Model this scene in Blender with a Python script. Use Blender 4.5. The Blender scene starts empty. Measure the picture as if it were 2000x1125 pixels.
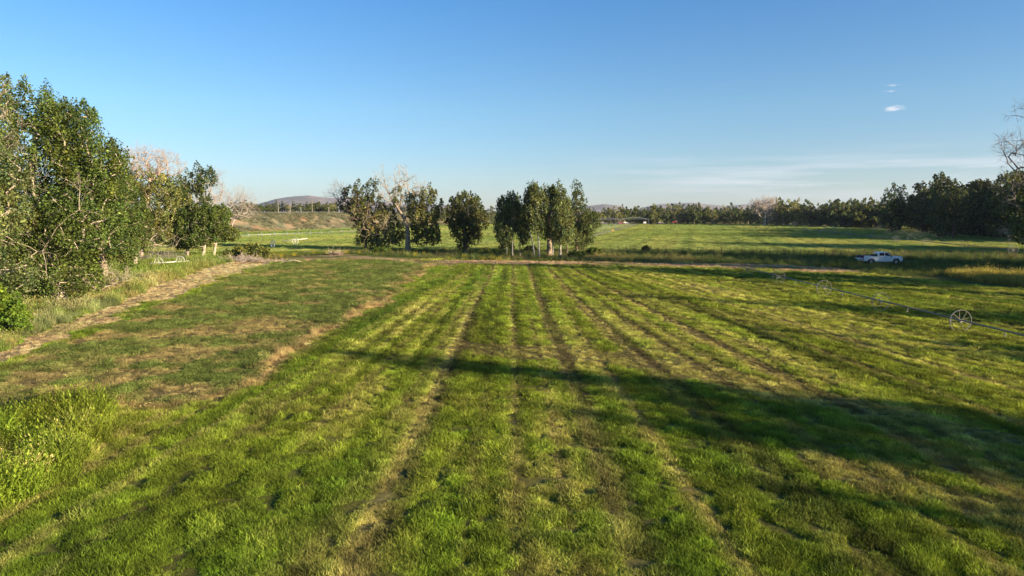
import bpy, math, random
import numpy as np
from mathutils import Vector
R = math.radians
C = bpy.context.scene.collection
SC = bpy.context.scene

# ------------------------------------------------------------------ camera, sky, sun, exposure
CAM_H = 8.0
PITCH = 6.31
F = 1333.3                                   # focal length in pixels of the 2000 px wide photograph
cam_d = bpy.data.cameras.new('camera'); cam = bpy.data.objects.new('camera', cam_d); C.objects.link(cam)
cam_d.lens = 24; cam_d.sensor_width = 36; cam_d.clip_start = 0.5; cam_d.clip_end = 30000
cam.location = (0, 0, CAM_H); cam.rotation_euler = (R(90 - PITCH), 0, 0)
SC.camera = cam

SUN_EL = 13.5
SUN_XY = (0.871, -0.491)                     # horizontal direction towards the sun
EXPO = 1.42
sun_d = bpy.data.lights.new('sun', 'SUN'); sun = bpy.data.objects.new('sun', sun_d); C.objects.link(sun)
sun_d.energy = 5.0; sun_d.angle = R(0.6); sun_d.color = (1.0, 0.80, 0.56)
_sv = Vector((SUN_XY[0] * math.cos(R(SUN_EL)), SUN_XY[1] * math.cos(R(SUN_EL)), math.sin(R(SUN_EL))))
sun.rotation_euler = _sv.to_track_quat('Z', 'Y').to_euler()
sun.location = (60, -30, 60)

world = bpy.data.worlds.new('World'); SC.world = world; world.use_nodes = True
wt = world.node_tree; wt.nodes.clear()
wo = wt.nodes.new('ShaderNodeOutputWorld'); bg = wt.nodes.new('ShaderNodeBackground')
sky = wt.nodes.new('ShaderNodeTexSky'); sky.sky_type = 'NISHITA'; sky.sun_disc = False
sky.sun_elevation = R(SUN_EL); sky.sun_rotation = math.atan2(SUN_XY[0], SUN_XY[1])
sky.air_density = 1.0; sky.dust_density = 0.6; sky.ozone_density = 2.5; sky.altitude = 1400
bg.inputs['Strength'].default_value = 0.068
def wn(tp, **k):
    q = wt.nodes.new(tp)
    for a, v in k.items(): setattr(q, a, v)
    return q
def wmath(op, a, b=None, c=None):
    q = wn('ShaderNodeMath', operation=op)
    for i, v in enumerate((a, b, c)):
        if v is None: continue
        if isinstance(v, (int, float)): q.inputs[i].default_value = v
        else: wt.links.new(v, q.inputs[i])
    return q.outputs[0]
# balance of the clear sky by elevation: deeper blue overhead, pale grey blue (not yellow) near the horizon, the same all the way round
wtc = wn('ShaderNodeTexCoord'); wsep = wn('ShaderNodeSeparateXYZ'); wt.links.new(wtc.outputs['Generated'], wsep.inputs[0])
wel = wmath('ARCSINE', wsep.outputs['Z'])
wramp = wn('ShaderNodeValToRGB'); wt.links.new(wmath('MULTIPLY', wel, 1 / R(30)), wramp.inputs[0])
cr_ = wramp.color_ramp; SKY_T = [(0.0, (.72, .76, .86)), (.10, (.74, .80, .88)), (.28, (.72, .92, .98)), (.55, (.50, .90, 1.14)), (1.0, (.44, .84, 1.10))]
cr_.elements[0].position = 0; cr_.elements[0].color = (*SKY_T[0][1], 1); cr_.elements[1].position = 1; cr_.elements[1].color = (*SKY_T[-1][1], 1)
for p_, c_ in SKY_T[1:-1]: e_ = cr_.elements.new(p_); e_.color = (*c_, 1)
wmul = wn('ShaderNodeMix', data_type='RGBA', blend_type='MULTIPLY'); wmul.inputs[0].default_value = 1
wt.links.new(sky.outputs[0], wmul.inputs[6]); wt.links.new(wramp.outputs[0], wmul.inputs[7])
# clouds: thin streaks low over the horizon all round, and a few small puffs on the right
waz = wmath('ARCTAN2', wsep.outputs['X'], wsep.outputs['Y']); wcv = wn('ShaderNodeCombineXYZ'); wt.links.new(wmath('MULTIPLY', waz, 5.0), wcv.inputs[0]); wt.links.new(wmath('MULTIPLY', wel, 75.0), wcv.inputs[1])
wno = wn('ShaderNodeTexNoise'); wno.inputs['Scale'].default_value = 1.0; wno.inputs['Detail'].default_value = 6; wno.inputs['Roughness'].default_value = .55; wt.links.new(wcv.outputs[0], wno.inputs['Vector'])
def wgauss(v, c, w): return wmath('EXPONENT', wmath('MULTIPLY', wmath('POWER', wmath('DIVIDE', wmath('SUBTRACT', v, c), w), 2.0), -1.0))
wm = wn('ShaderNodeMapRange', clamp=True); wm.inputs[1].default_value = .44; wm.inputs[2].default_value = .66; wt.links.new(wno.outputs[0], wm.inputs[0])
streak = wmath('MULTIPLY', wm.outputs[0], wgauss(wel, R(2.7), R(1.5)))
side = wn('ShaderNodeMapRange', clamp=True); side.inputs[1].default_value = .02; side.inputs[2].default_value = .35; side.inputs[3].default_value = .12; side.inputs[4].default_value = 1.; wt.links.new(waz, side.inputs[0])
streak = wmath('MULTIPLY', wmath('MULTIPLY', streak, side.outputs[0]), .60)
wcv2 = wn('ShaderNodeCombineXYZ'); wt.links.new(wmath('MULTIPLY', waz, 150.0), wcv2.inputs[0]); wt.links.new(wmath('MULTIPLY', wel, 420.0), wcv2.inputs[1])
wno2 = wn('ShaderNodeTexNoise'); wno2.inputs['Scale'].default_value = 1.0; wno2.inputs['Detail'].default_value = 6; wno2.inputs['Roughness'].default_value = .6; wt.links.new(wcv2.outputs[0], wno2.inputs['Vector'])
def pxdir(px, py):
    p_ = R(PITCH); a, b = (px - 1000) / F, (562.5 - py) / F; dx, dy, dz = a, math.cos(p_) + b * math.sin(p_), -math.sin(p_) + b * math.cos(p_)
    return math.atan2(dx, dy), math.atan2(dz, math.hypot(dx, dy))
puffs = None
for px_, py_, wx_, wy_, am_ in [(1750, 211, 15, 4.2, 1.0), (1738, 214, 8, 4, .7), (1746, 166, 13, 1.8, .8), (1740, 178, 11, 1.8, .6), (1505, 368, 22, 4, .45), (1570, 362, 26, 4, .40), (1200, 384, 26, 5, .22), (600, 365, 22, 3, .28)]:
    ca_, ce_ = pxdir(px_, py_); g_ = wmath('MULTIPLY', wmath('MULTIPLY', wgauss(waz, ca_, wx_ / F), wgauss(wel, ce_, wy_ / F)), am_); puffs = g_ if puffs is None else wmath('ADD', puffs, g_)
pm = wn('ShaderNodeMapRange', clamp=True); pm.inputs[1].default_value = .18; pm.inputs[2].default_value = .95
wt.links.new(wmath('MULTIPLY', puffs, wmath('MULTIPLY_ADD', wno2.outputs[0], 4.5, -1.55)), pm.inputs[0])
wmix = wn('ShaderNodeMix', data_type='RGBA'); wmix.inputs[7].default_value = (5.2, 5.3, 5.8, 1)
wt.links.new(wmath('MINIMUM', wmath('ADD', streak, wmath('MULTIPLY', pm.outputs[0], .8)), 1.0), wmix.inputs[0]); wt.links.new(wmul.outputs[2], wmix.inputs[6])
wt.links.new(wmix.outputs[2], bg.inputs['Color']); wt.links.new(bg.outputs[0], wo.inputs['Surface'])

SC.view_settings.view_transform = 'Standard'; SC.view_settings.look = 'None'
SC.view_settings.exposure = EXPO; SC.view_settings.gamma = 1.0; SC.view_settings.use_curve_mapping = False
SC.render.engine = 'CYCLES'
SC.cycles.max_bounces = 6; SC.cycles.diffuse_bounces = 3; SC.cycles.transparent_max_bounces = 12
SC.cycles.transmission_bounces = 4; SC.cycles.volume_bounces = 0

# ------------------------------------------------------------------ geometry of the place
_p = R(PITCH)
def ground_np(px, py, z=0.0):
    px = np.asarray(px, float); py = np.asarray(py, float)
    a = (px - 1000) / F; b = (562.5 - py) / F
    dx, dy, dz = a, math.cos(_p) + b * math.sin(_p), -math.sin(_p) + b * math.cos(_p)
    t = (z - CAM_H) / dz
    return dx * t, dy * t
def G(px, py, z=0.0):
    x, y = ground_np(px, py, z); return float(x), float(y)
def at_dist(px, y):                            # x of image column px on the ground line at distance y
    return (px - 1000) / F * (y * math.cos(_p) + CAM_H * math.sin(_p))
def zpix(py, y):                               # height that shows at image row py, at distance y
    b = (562.5 - py) / F
    return CAM_H + y * (-math.sin(_p) + b * math.cos(_p)) / (math.cos(_p) + b * math.sin(_p))
def topix(x, y, z=0.0):
    w = z - CAM_H
    d = y * math.cos(_p) - w * math.sin(_p); u = y * math.sin(_p) + w * math.cos(_p)
    return 1000 + F * x / d, 562.5 - F * u / d

# ------------------------------------------------------------------ numpy noise
def _hash(ix, iy, s):
    h = (ix.astype(np.int64) * 374761393 + iy.astype(np.int64) * 668265263 + s * 974634777) & 0xffffffff
    h = ((h ^ (h >> 13)) * 1274126177) & 0xffffffff
    return ((h ^ (h >> 16)) & 0xffff) / 65535.0
def vnoise(x, y, s=0):
    ix = np.floor(x); iy = np.floor(y); fx = x - ix; fy = y - iy
    fx = fx * fx * (3 - 2 * fx); fy = fy * fy * (3 - 2 * fy)
    a = _hash(ix, iy, s); b = _hash(ix + 1, iy, s); c = _hash(ix, iy + 1, s); d = _hash(ix + 1, iy + 1, s)
    return (a * (1 - fx) + b * fx) * (1 - fy) + (c * (1 - fx) + d * fx) * fy
def fbm(x, y, s=0, o=4):
    t = 0; a = 0.5; n = 0
    for k in range(o):
        t = t + a * vnoise(x * 2 ** k + 17.3 * k, y * 2 ** k - 9.1 * k, s + k); n += a; a *= 0.55
    return t / n
def sstep(a, b, x):
    t = np.clip((x - a) / (b - a), 0, 1); return t * t * (3 - 2 * t)
def inpoly(x, y, poly):
    r = np.zeros(x.shape, bool); n = len(poly)
    for i in range(n):
        x1, y1 = poly[i]; x2, y2 = poly[(i + 1) % n]
        if y1 == y2: continue
        c = ((y1 > y) != (y2 > y)) & (x < (x2 - x1) * (y - y1) / (y2 - y1) + x1)
        r ^= c
    return r
def wpoly(pts): return [G(a, b) for a, b in pts]

# ------------------------------------------------------------------ terrain height: flat fields, a bench (low terrace) beyond on the left
_f1 = np.array(G(430, 459)); _f2 = np.array(G(760, 446))
_fd = (_f2 - _f1) / np.linalg.norm(_f2 - _f1); _fn = np.array([-_fd[1], _fd[0]])
def terrain(x, y):
    x = np.asarray(x, float); y = np.asarray(y, float)
    s = (x - _f1[0]) * _fn[0] + (y - _f1[1]) * _fn[1]
    t = (x - _f1[0]) * _fd[0] + (y - _f1[1]) * _fd[1]
    s = s + 9 * (fbm(x / 40, y / 40, 5, 3) - 0.5)
    bench = 7.5 * sstep(0, 26, s) + 0.35 * sstep(5, 20, s) * (fbm(x / 9, y / 9, 11, 3) - 0.5) * (1 - sstep(22, 30, s))
    bench *= 1 - sstep(-12, 25, x)
    bench *= sstep(-150, -60, t)
    return bench
def Z(x, y): return float(terrain(np.array([x]), np.array([y]))[0])

# ------------------------------------------------------------------ zones and colours of the ground
P_ALF = wpoly([(-300, 905), (0, 728), (120, 674), (250, 619), (400, 563), (505, 522), (560, 505), (700, 496), (850, 509), (800, 548), (740, 592), (640, 645), (560, 688), (500, 735), (410, 778), (330, 795), (225, 796), (120, 790), (0, 850), (-300, 950)])
P_WEED = wpoly([(-500, 850), (0, 810), (60, 790), (130, 780), (190, 800), (205, 850), (165, 900), (130, 945), (40, 975), (-60, 1000), (-500, 1180)])
P_TRACK = wpoly([(-300, 890), (-300, 810), (0, 685), (150, 622), (300, 561), (400, 526), (440, 513), (560, 506), (500, 522), (400, 555), (250, 612), (120, 666), (0, 720)])
P_MARGIN = wpoly([(-900, 900), (-300, 802), (0, 682), (150, 620), (300, 560), (400, 524), (440, 512), (300, 500), (-900, 500)])
P_ROADSIDE = wpoly([(300, 502), (520, 500), (700, 490), (830, 488), (1300, 487), (2300, 500), (3200, 520), (3200, 640), (2000, 566), (1900, 556), (1800, 545), (1680, 530), (1500, 516), (1250, 512), (1000, 509), (860, 507), (700, 497), (520, 508)])
P_PATH = wpoly([(560, 507), (700, 500.5), (830, 508), (840, 508), (1000, 509), (1250, 512), (1500, 516), (1640, 523), (1700, 533), (1600, 533), (1400, 523), (1200, 519), (1000, 517), (900, 516), (870, 520), (840, 519), (800, 513), (700, 505), (600, 509)])
P_PATH2 = wpoly([(440, 516), (520, 508), (600, 500), (660, 497), (700, 497), (640, 502), (560, 508), (500, 515)])
P_BROWN = [wpoly([(880, 668), (1010, 672), (1200, 685), (1400, 716), (1600, 760), (1800, 805), (2000, 850), (2300, 930), (2300, 985), (2000, 878), (1850, 845), (1700, 815), (1500, 778), (1350, 742), (1200, 712), (1060, 706), (920, 700)]),
           wpoly([(1530, 870), (1700, 905), (1850, 950), (2000, 985), (2300, 1080), (2300, 1180), (2000, 1060), (1850, 1000), (1700, 965), (1590, 930)]),
           wpoly([(1180, 560), (1500, 618), (1800, 668), (2000, 695), (2000, 712), (1800, 690), (1500, 640), (1250, 600)])]
P_REED = wpoly([(1845, 538), (1880, 534), (2000, 540), (2300, 560), (2300, 590), (2000, 561), (1900, 549)])

_r = random.Random(12)
U_LINES = [(1.25 * i + _r.uniform(-.28, .28), _r.uniform(.07, .17), _r.uniform(.4, 1.0)) for i in range(-22, 42)]
U_LINES += [(-8.3, .2, .8), (-3.0, .18, .9), (.05, .16, .8), (2.3, .26, 1.0), (5.2, .2, 1.0), (8.7, .2, .9), (12.2, .2, .8)]
GREEN = np.array([0.108, 0.182, 0.014]); GREEN2 = np.array([0.19, 0.235, 0.022]); DRY = np.array([0.34, 0.265, 0.11])
ALF = np.array([0.112, 0.148, 0.034]); SOIL = np.array([0.125, 0.088, 0.050]); FAR = np.array([0.265, 0.335, 0.090])
WEED = np.array([0.145, 0.180, 0.018]); MARG = np.array([0.13, 0.175, 0.036]); SAGE = np.array([0.19, 0.21, 0.12]); ROADS = np.array([0.085, 0.115, 0.030])
STRAW = np.array([0.38, 0.275, 0.125])
BANKC = np.array([0.36, 0.26, 0.155])

def mix(a, b, t):
    t = np.asarray(t)[..., None]; return a * (1 - t) + b * t
def fields(x, y):
    """colour of the plant cover, share of bare/dry ground (0..1) and a zone code at ground points"""
    n1 = fbm(x / 1.6, y / 1.6, 1); n2 = fbm(x / 7, y / 7, 2); n3 = fbm(x / 28, y / 28, 3); n4 = fbm(x / .5, y / .5, 4, 3)
    wx = x + 1.6 * (fbm(x / 2.5, y / 2.5, 21, 3) - .5) * np.clip(y / 30, .6, 3); wy = y + 3.2 * (fbm(x / 3.5, y / 3.5, 31, 3) - .5) * np.clip(y / 40, .5, 3)
    zone = np.zeros(x.shape, int)
    # mowing lines of the near field fan out a little towards the camera
    k = np.clip((93 - y) / 60, 0, 1.3)
    u = x / (1 + 0.50 * k * np.clip(np.abs(x) / 10, 0, 1))
    u = u + 0.30 * (fbm(y / 14, y * 0 + 3, 8, 2) - .5) + .10 * (n1 - .5)
    lines = np.zeros(x.shape)
    for uc, w, a in U_LINES:
        lines = np.maximum(lines, a * np.exp(-((u - uc) / (w * 1.1)) ** 2))
    stripe = fbm(u / 1.3, y / 70, 9, 3)
    stripe2 = fbm(u / .42, y / 45, 13, 2)
    gap_shade = np.zeros(x.shape)
    for uc, w, a in U_LINES: gap_shade = np.maximum(gap_shade, a * np.exp(-((u - uc - w * 1.5) / (w * .7)) ** 2))  # bare strip beside each mowing line, windrow shadow painted into its dark colour
    dry = np.clip(1.1 * (n1 - .53) + 1.0 * (n2 - .5) + 1.7 * (stripe - .5) + .08, 0, 1) * .9
    # the near 25 m grow lusher and are tangled with less straw
    dry = np.clip(dry + .9 * lines * (0.35 + 0.9 * n2) + 1.5 * (stripe2 - .55), 0, 1)
    brown = np.zeros(x.shape)
    for k, pl in enumerate(P_BROWN):
        brown = np.maximum(brown, inpoly(wx, wy, pl) * (1.0, .85, .5)[k])
    brown = brown * sstep(.25, .60, n1 * .6 + n2 * .4 + .12)
    dry = np.clip(np.maximum(dry, brown * (.65 + .5 * n4)), 0, 1)
    col = mix(GREEN, GREEN2, np.clip(.35 + 2.2 * (n3 - .5) + 1.6 * (stripe - .5) + .8 * (n1 - .5) + .30 * sstep(30, 75, y) + .2 * sstep(2, 25, x), 0, 1))
    col = mix(col, DRY * .95, dry * .62)
    col = col * (1 + (.9 + .9 * sstep(20, 45, y)) * (1 - .6 * sstep(-5, -9, u)) * (stripe2 - .5) + .5 * (1 - .8 * sstep(-5, -9, u)) * (stripe - .5))[..., None]
    fade = (.5 + .5 * sstep(20, 38, y)) * (1 - .75 * sstep(-5, -9, x)); col = mix(col, SOIL * .5, np.clip(gap_shade * fade * (.3 + 1.1 * n1), 0, .85)); dry = np.clip(dry * fade + .45 * gap_shade * fade, 0, 1)
    col = mix(col, SOIL * 1.1, np.clip(lines * 1.25 - .35, 0, 1) * .35 * (n2 > .45))
    # mown left plot
    m = inpoly(wx, wy, P_ALF); n5 = fbm(x / 3.0, y / 3.0, 41); zone[m] = 1
    da = np.clip(5 * (n5 - .55) + 2.2 * (n1 - .52) + 1.0 * (n2 - .5) + .20, 0, 1)
    # brown worn patch in the middle of that plot
    cx, cy = G(330, 715); da = np.clip(da + .75 * np.exp(-(((x - cx) / 6) ** 2 + ((y - cy) / 6) ** 2)) * (n1 > .45), 0, 1)
    ca = mix(ALF * np.ones(x.shape + (1,)), MARG, np.clip(.3 + 2.2 * (n3 - .5) + (n1 - .5) * 1.4, 0, 1) * .55)
    ca = mix(ca, DRY * .95, da * .85)
    col[m] = ca[m]; dry[m] = da[m]
    # pale standing straw along that plot's right edge
    ed = wpoly([(845, 510), (800, 548), (740, 592), (640, 645), (560, 688), (500, 735), (410, 778), (330, 795), (225, 796)])
    dist = np.full(x.shape, 1e9)
    for (ax, ay), (bx, by) in zip(ed[:-1], ed[1:]):
        L2 = (bx - ax) ** 2 + (by - ay) ** 2; t = np.clip(((wx - ax) * (bx - ax) + (wy - ay) * (by - ay)) / L2, 0, 1)
        dist = np.minimum(dist, np.hypot(wx - ax - t * (bx - ax), wy - ay - t * (by - ay)))
    e = np.exp(-(dist / .55) ** 2) * (.05 + 1.1 * n2 + .9 * (n1 - .5)) * (y < 115)
    e = np.clip(e * 1.3, 0, 1); col = mix(col, STRAW, e); dry = np.maximum(dry, e * .8); zone[(e > .5) & (zone == 1) & (n4 > .47)] = 7
    m = inpoly(wx, wy, P_MARGIN); zone[m] = 3
    cm = mix(MARG * np.ones(x.shape + (1,)), STRAW, np.clip(2.5 * (n1 - .5) + .3, 0, 1) * .8); cm = mix(cm, SAGE, (n2 > .55) * .4); cm = mix(cm, GREEN, np.clip((n3 - .5) * 4, 0, 1) * .7)
    col[m] = cm[m]; dry[m] = .3
    m = inpoly(wx, wy, P_TRACK); zone[m] = 4
    ct = mix(np.array([.45, .36, .19]) * np.ones(x.shape + (1,)), SOIL * 2.2, np.clip(2.5 * (n1 - .5), 0, 1)); ct = mix(ct, MARG, (n2 > .60) * .4)
    col[m] = ct[m]; dry[m] = .8
    m = inpoly(x + 3.2 * (n1 - .5) + 5 * (n2 - .5), y + 3.5 * (n1 - .5) + 5 * (fbm(x / 5, y / 5, 47) - .5), P_WEED) & (n4 > .36); zone[m] = 2
    cw = mix(WEED * np.ones(x.shape + (1,)), GREEN, np.clip(.3 + 4 * (n1 - .5), 0, 1)); cw = mix(cw, DRY, np.clip(4 * (n4 - .58) + 2 * (n2 - .55), 0, 1))
    col[m] = cw[m]; dry[m] = .15
    # far fields
    m = wy > G(1000, 490)[1] + .045 * wx * (wx < 0); zone[m] = 6
    lu = x - .27 * (y - 142)
    fl = np.zeros(x.shape)
    for i in range(46):
        c = -60 + i * 4.1 + 1.6 * math.sin(i * 2.3); fl = np.maximum(fl, (.35 + .6 * ((i * 37) % 10) / 10) * np.exp(-((lu - c + .8 * (fbm(y / 30, y * 0 + i, 3, 2) - .5)) / (.38 + .2 * ((i * 13) % 5) / 5)) ** 2))
    fs = fbm(lu / 6, y / 200, 19, 3); fb = fbm(x / 160, y / 9, 23, 3)
    cf = mix(FAR * np.ones(x.shape + (1,)), np.array([.42, .40, .12]), np.clip(.25 + 3.2 * (fs - .5) + 2.0 * (fb - .5), 0, 1) * .62)
    cf = mix(cf, GREEN * 1.05, np.clip(.25 + 2.6 * (fbm(x / 60, y / 30, 29, 3) - .5), 0, 1) * .6)
    cf = mix(cf, np.array([.08, .10, .03]), fl * .85 * (x > -45)); cf = cf * (1 + .13 * np.sin(lu * 1.53 + 2 * (fb - .5)) * (x > -45))[..., None]; col[m] = cf[m]; dry[m] = .35
    m = inpoly(wx, wy, P_ROADSIDE) & (zone != 3) & (zone != 4); zone[m] = 5
    cr = mix(ROADS * np.ones(x.shape + (1,)), DRY * .8, np.clip(2.6 * (n2 - .48), 0, 1) * .7); cr = mix(cr, WEED * .8, np.clip(3 * (n1 - .55), 0, 1) * .6)
    col[m] = cr[m]; dry[m] = .3
    for pl in (P_PATH, P_PATH2):
        m = inpoly(wx * .6 + x * .4, wy * .4 + y * .6, pl); zone[m] = 8; cp = mix(np.array([.40, .285, .165]) * np.ones(x.shape + (1,)), SOIL * 1.4, np.clip(2 * (n1 - .5), 0, 1)); cp = mix(cp, ROADS, np.clip(3 * (n2 - .52), 0, 1)); col[m] = cp[m]; dry[m] = .9
    m = inpoly(wx, y, P_REED); zone[m] = 9; col[m] = np.array([.20, .19, .045])
    # ground past the fields, and the bench
    m = (y > 470) | (x > 160 + 40 * n3) | (x < -175) | (y < 4); col[m] = mix(DRY * .75, ROADS, sstep(.35, .6, n2))[m]; zone[m] = 10
    z = terrain(x, y); s = sstep(.25, 1.2, z)
    cb = mix(BANKC * np.ones(x.shape + (1,)), SAGE * .9, sstep(.40, .62, fbm(x / 5, y / 5, 51))); cb = mix(cb, np.array([.42, .23, .11]), sstep(.55, .72, fbm(x / 14, y / 14, 57)) * .45); cb = mix(cb, np.array([.10, .10, .06]), sstep(.50, .62, fbm(x / 3.2, y / 3.2, 59)) * .75)
    col = mix(col, cb, s); col = mix(col, MARG, sstep(7.0, 7.4, z) * .7); zone[z > .3] = 11
    # lush strip under the foot of the bench
    sd = (x - _f1[0]) * _fn[0] + (y - _f1[1]) * _fn[1]
    g = np.exp(-((sd + 4) / 7) ** 2) * (x < 10) * (y > 200) * (1 - s); col = mix(col, np.array([.10, .19, .02]), g * .8)
    return np.clip(col, .01, .6), np.clip(dry, 0, 1), zone

# ------------------------------------------------------------------ materials
def mat_new(name):
    m = bpy.data.materials.new(name); m.use_nodes = True; return m, m.node_tree, m.node_tree.nodes['Principled BSDF']
def simple(name, col, rough=.6, metal=0., noise=0., scale=4., bump=0., col2=None, spec=.4, stretch=None):
    m, t, b = mat_new(name); b.inputs['Roughness'].default_value = rough; b.inputs['Metallic'].default_value = metal
    b.inputs['Specular IOR Level'].default_value = spec; b.inputs['Base Color'].default_value = (*col, 1)
    if noise or bump or col2:
        tc = t.nodes.new('ShaderNodeTexCoord'); nz = t.nodes.new('ShaderNodeTexNoise'); nz.inputs['Scale'].default_value = scale; nz.inputs['Detail'].default_value = 6
        mp = t.nodes.new('ShaderNodeMapping'); mp.inputs['Scale'].default_value = stretch or (1, 1, 1)
        t.links.new(tc.outputs['Object'], mp.inputs[0]); t.links.new(mp.outputs[0], nz.inputs['Vector'])
        cr = t.nodes.new('ShaderNodeValToRGB'); cr.color_ramp.elements[0].position = .36; cr.color_ramp.elements[1].position = .64
        c2 = col2 or tuple(max(0, c * (1 - noise)) for c in col); c1 = col if col2 else tuple(min(1, c * (1 + noise * .6)) for c in col)
        cr.color_ramp.elements[0].color = (*c2, 1); cr.color_ramp.elements[1].color = (*c1, 1)
        t.links.new(nz.outputs[0], cr.inputs[0]); t.links.new(cr.outputs[0], b.inputs['Base Color'])
        if bump:
            bp = t.nodes.new('ShaderNodeBump'); bp.inputs['Strength'].default_value = bump; bp.inputs['Distance'].default_value = .05
            t.links.new(nz.outputs[0], bp.inputs['Height']); t.links.new(bp.outputs[0], b.inputs['Normal'])
    return m
def leaf_material(name, instancer=False, trans=.35, tint=(1, 1, 1), rough=.5, spec=.35):
    m = bpy.data.materials.new(name); m.use_nodes = True; t = m.node_tree; b = t.nodes['Principled BSDF']; out = t.nodes['Material Output']
    at = t.nodes.new('ShaderNodeAttribute'); at.attribute_name = 'col'; at.attribute_type = 'INSTANCER' if instancer else 'GEOMETRY'
    src = at.outputs['Color']
    if instancer:                             # blade colour is scaled lighter from base to tip: a fixed attribute of the blade mesh
        a2 = t.nodes.new('ShaderNodeAttribute'); a2.attribute_name = 'blade_tone'; a2.attribute_type = 'GEOMETRY'
        mx = t.nodes.new('ShaderNodeMix'); mx.data_type = 'RGBA'; mx.blend_type = 'MULTIPLY'; mx.inputs[0].default_value = 1
        t.links.new(src, mx.inputs[6]); t.links.new(a2.outputs['Color'], mx.inputs[7]); src = mx.outputs[2]
    b.inputs['Roughness'].default_value = rough; b.inputs['Specular IOR Level'].default_value = spec
    t.links.new(src, b.inputs['Base Color'])
    tr = t.nodes.new('ShaderNodeBsdfTranslucent'); ms = t.nodes.new('ShaderNodeMixShader'); ms.inputs[0].default_value = trans
    g = t.nodes.new('ShaderNodeMix'); g.data_type = 'RGBA'; g.blend_type = 'MULTIPLY'; g.inputs[0].default_value = 1; g.inputs[7].default_value = (1.25, 1.15, .55, 1)
    t.links.new(src, g.inputs[6]); t.links.new(g.outputs[2], tr.inputs[0])
    t.links.new(b.outputs[0], ms.inputs[1]); t.links.new(tr.outputs[0], ms.inputs[2]); t.links.new(ms.outputs[0], out.inputs['Surface'])
    return m
M_LEAF = leaf_material('tree_leaves', trans=.3, rough=.68, spec=.18); M_GRASS = leaf_material('grass_blades', True, .3, rough=.7, spec=.2)
def bark(name, c1, c2, s=2.5, st=(3, 3, .6), b=.6):
    return simple(name, c1, .9, 0, .4, s, b, c2, .15, st)
M_BARK = bark('cottonwood_bark', (.36, .29, .21), (.15, .115, .085)); M_PALE = bark('pale_bark', (.52, .45, .34), (.26, .21, .155))
M_DEAD = bark('weathered_deadwood', (.47, .40, .33), (.27, .22, .185)); M_DARKW = bark('dark_bark', (.17, .13, .10), (.07, .055, .045))
M_ASPEN = bark('aspen_bark', (.50, .48, .42), (.12, .10, .085), 3.0, (1.2, 1.2, 3.5), .2)
M_GREYW = bark('grey_dead_branches', (.30, .27, .25), (.14, .12, .11))
M_TAN = bark('tan_dead_twigs', (.50, .39, .29), (.32, .24, .18))
M_METAL = simple('galvanised_metal', (.42, .44, .45), .45, .7, .25, 3); M_ALU = simple('dull_aluminium_pipe', (.15, .155, .15), .6, .2, .25, 2)
M_RIM = simple('weathered_steel_rim', (.22, .215, .19), .55, .3, .3, 5); M_WHITEPIPE = simple('whitish_pipe', (.74, .73, .68), .5, .1, .15, 5)

# ground: colour from the vertices, plus fine mottling and relief
m, t, b = mat_new('field_ground'); M_GROUND = m
b.inputs['Roughness'].default_value = 1.0; b.inputs['Specular IOR Level'].default_value = .0
at = t.nodes.new('ShaderNodeAttribute'); at.attribute_name = 'col'; tc = t.nodes.new('ShaderNodeTexCoord')
n1 = t.nodes.new('ShaderNodeTexNoise'); n1.inputs['Scale'].default_value = 2.1; n1.inputs['Detail'].default_value = 12; n1.inputs['Roughness'].default_value = .72
t.links.new(tc.outputs['Object'], n1.inputs['Vector'])
rm = t.nodes.new('ShaderNodeMapRange'); rm.inputs[1].default_value = .30; rm.inputs[2].default_value = .70; rm.inputs[3].default_value = .42; rm.inputs[4].default_value = 1.38
t.links.new(n1.outputs[0], rm.inputs[0])
mx = t.nodes.new('ShaderNodeVectorMath'); mx.operation = 'SCALE'; t.links.new(at.outputs['Color'], mx.inputs[0]); t.links.new(rm.outputs[0], mx.inputs['Scale'])
t.links.new(mx.outputs[0], b.inputs['Base Color'])
bp = t.nodes.new('ShaderNodeBump'); bp.inputs['Strength'].default_value = .9; bp.inputs['Distance'].default_value = .06
t.links.new(n1.outputs[0], bp.inputs['Height']); t.links.new(bp.outputs[0], b.inputs['Normal'])

# ------------------------------------------------------------------ object helpers
def tag(o, label=None, cat=None, group=None, kind=None):
    if label: o['label'] = label
    if cat: o['category'] = cat
    if group: o['group'] = group
    if kind: o['kind'] = kind
    return o
def empty(name, loc=(0, 0, 0), rz=0., label=None, cat=None, group=None):
    o = bpy.data.objects.new(name, None); C.objects.link(o); o.location = loc; o.rotation_euler = (0, 0, rz)
    o.empty_display_size = .2; return tag(o, label, cat, group)
def mesh_np(name, verts, faces, mat, cols=None, smooth=False):
    """faces: (n,3) or (n,4) array; cols: per-vertex colours"""
    me = bpy.data.meshes.new(name); verts = np.asarray(verts, np.float32); faces = np.asarray(faces, np.int32); k = faces.shape[1]
    me.vertices.add(len(verts)); me.vertices.foreach_set('co', verts.ravel())
    me.loops.add(faces.size); me.loops.foreach_set('vertex_index', faces.ravel())
    me.polygons.add(len(faces)); me.polygons.foreach_set('loop_start', np.arange(0, faces.size, k, dtype=np.int32))
    me.polygons.foreach_set('loop_total', np.full(len(faces), k, np.int32))
    if smooth: me.polygons.foreach_set('use_smooth', np.ones(len(faces), bool))
    me.update(calc_edges=True)
    if cols is not None:
        a = me.color_attributes.new('col', 'FLOAT_COLOR', 'POINT'); c = np.ones((len(verts), 4), np.float32); c[:, :3] = cols; a.data.foreach_set('color', c.ravel())
    if mat: me.materials.append(mat)
    return me
def link(name, me, parent=None, loc=None):
    o = bpy.data.objects.new(name, me); C.objects.link(o)
    if parent: o.parent = parent
    if loc is not None: o.location = loc
    return o
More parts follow.
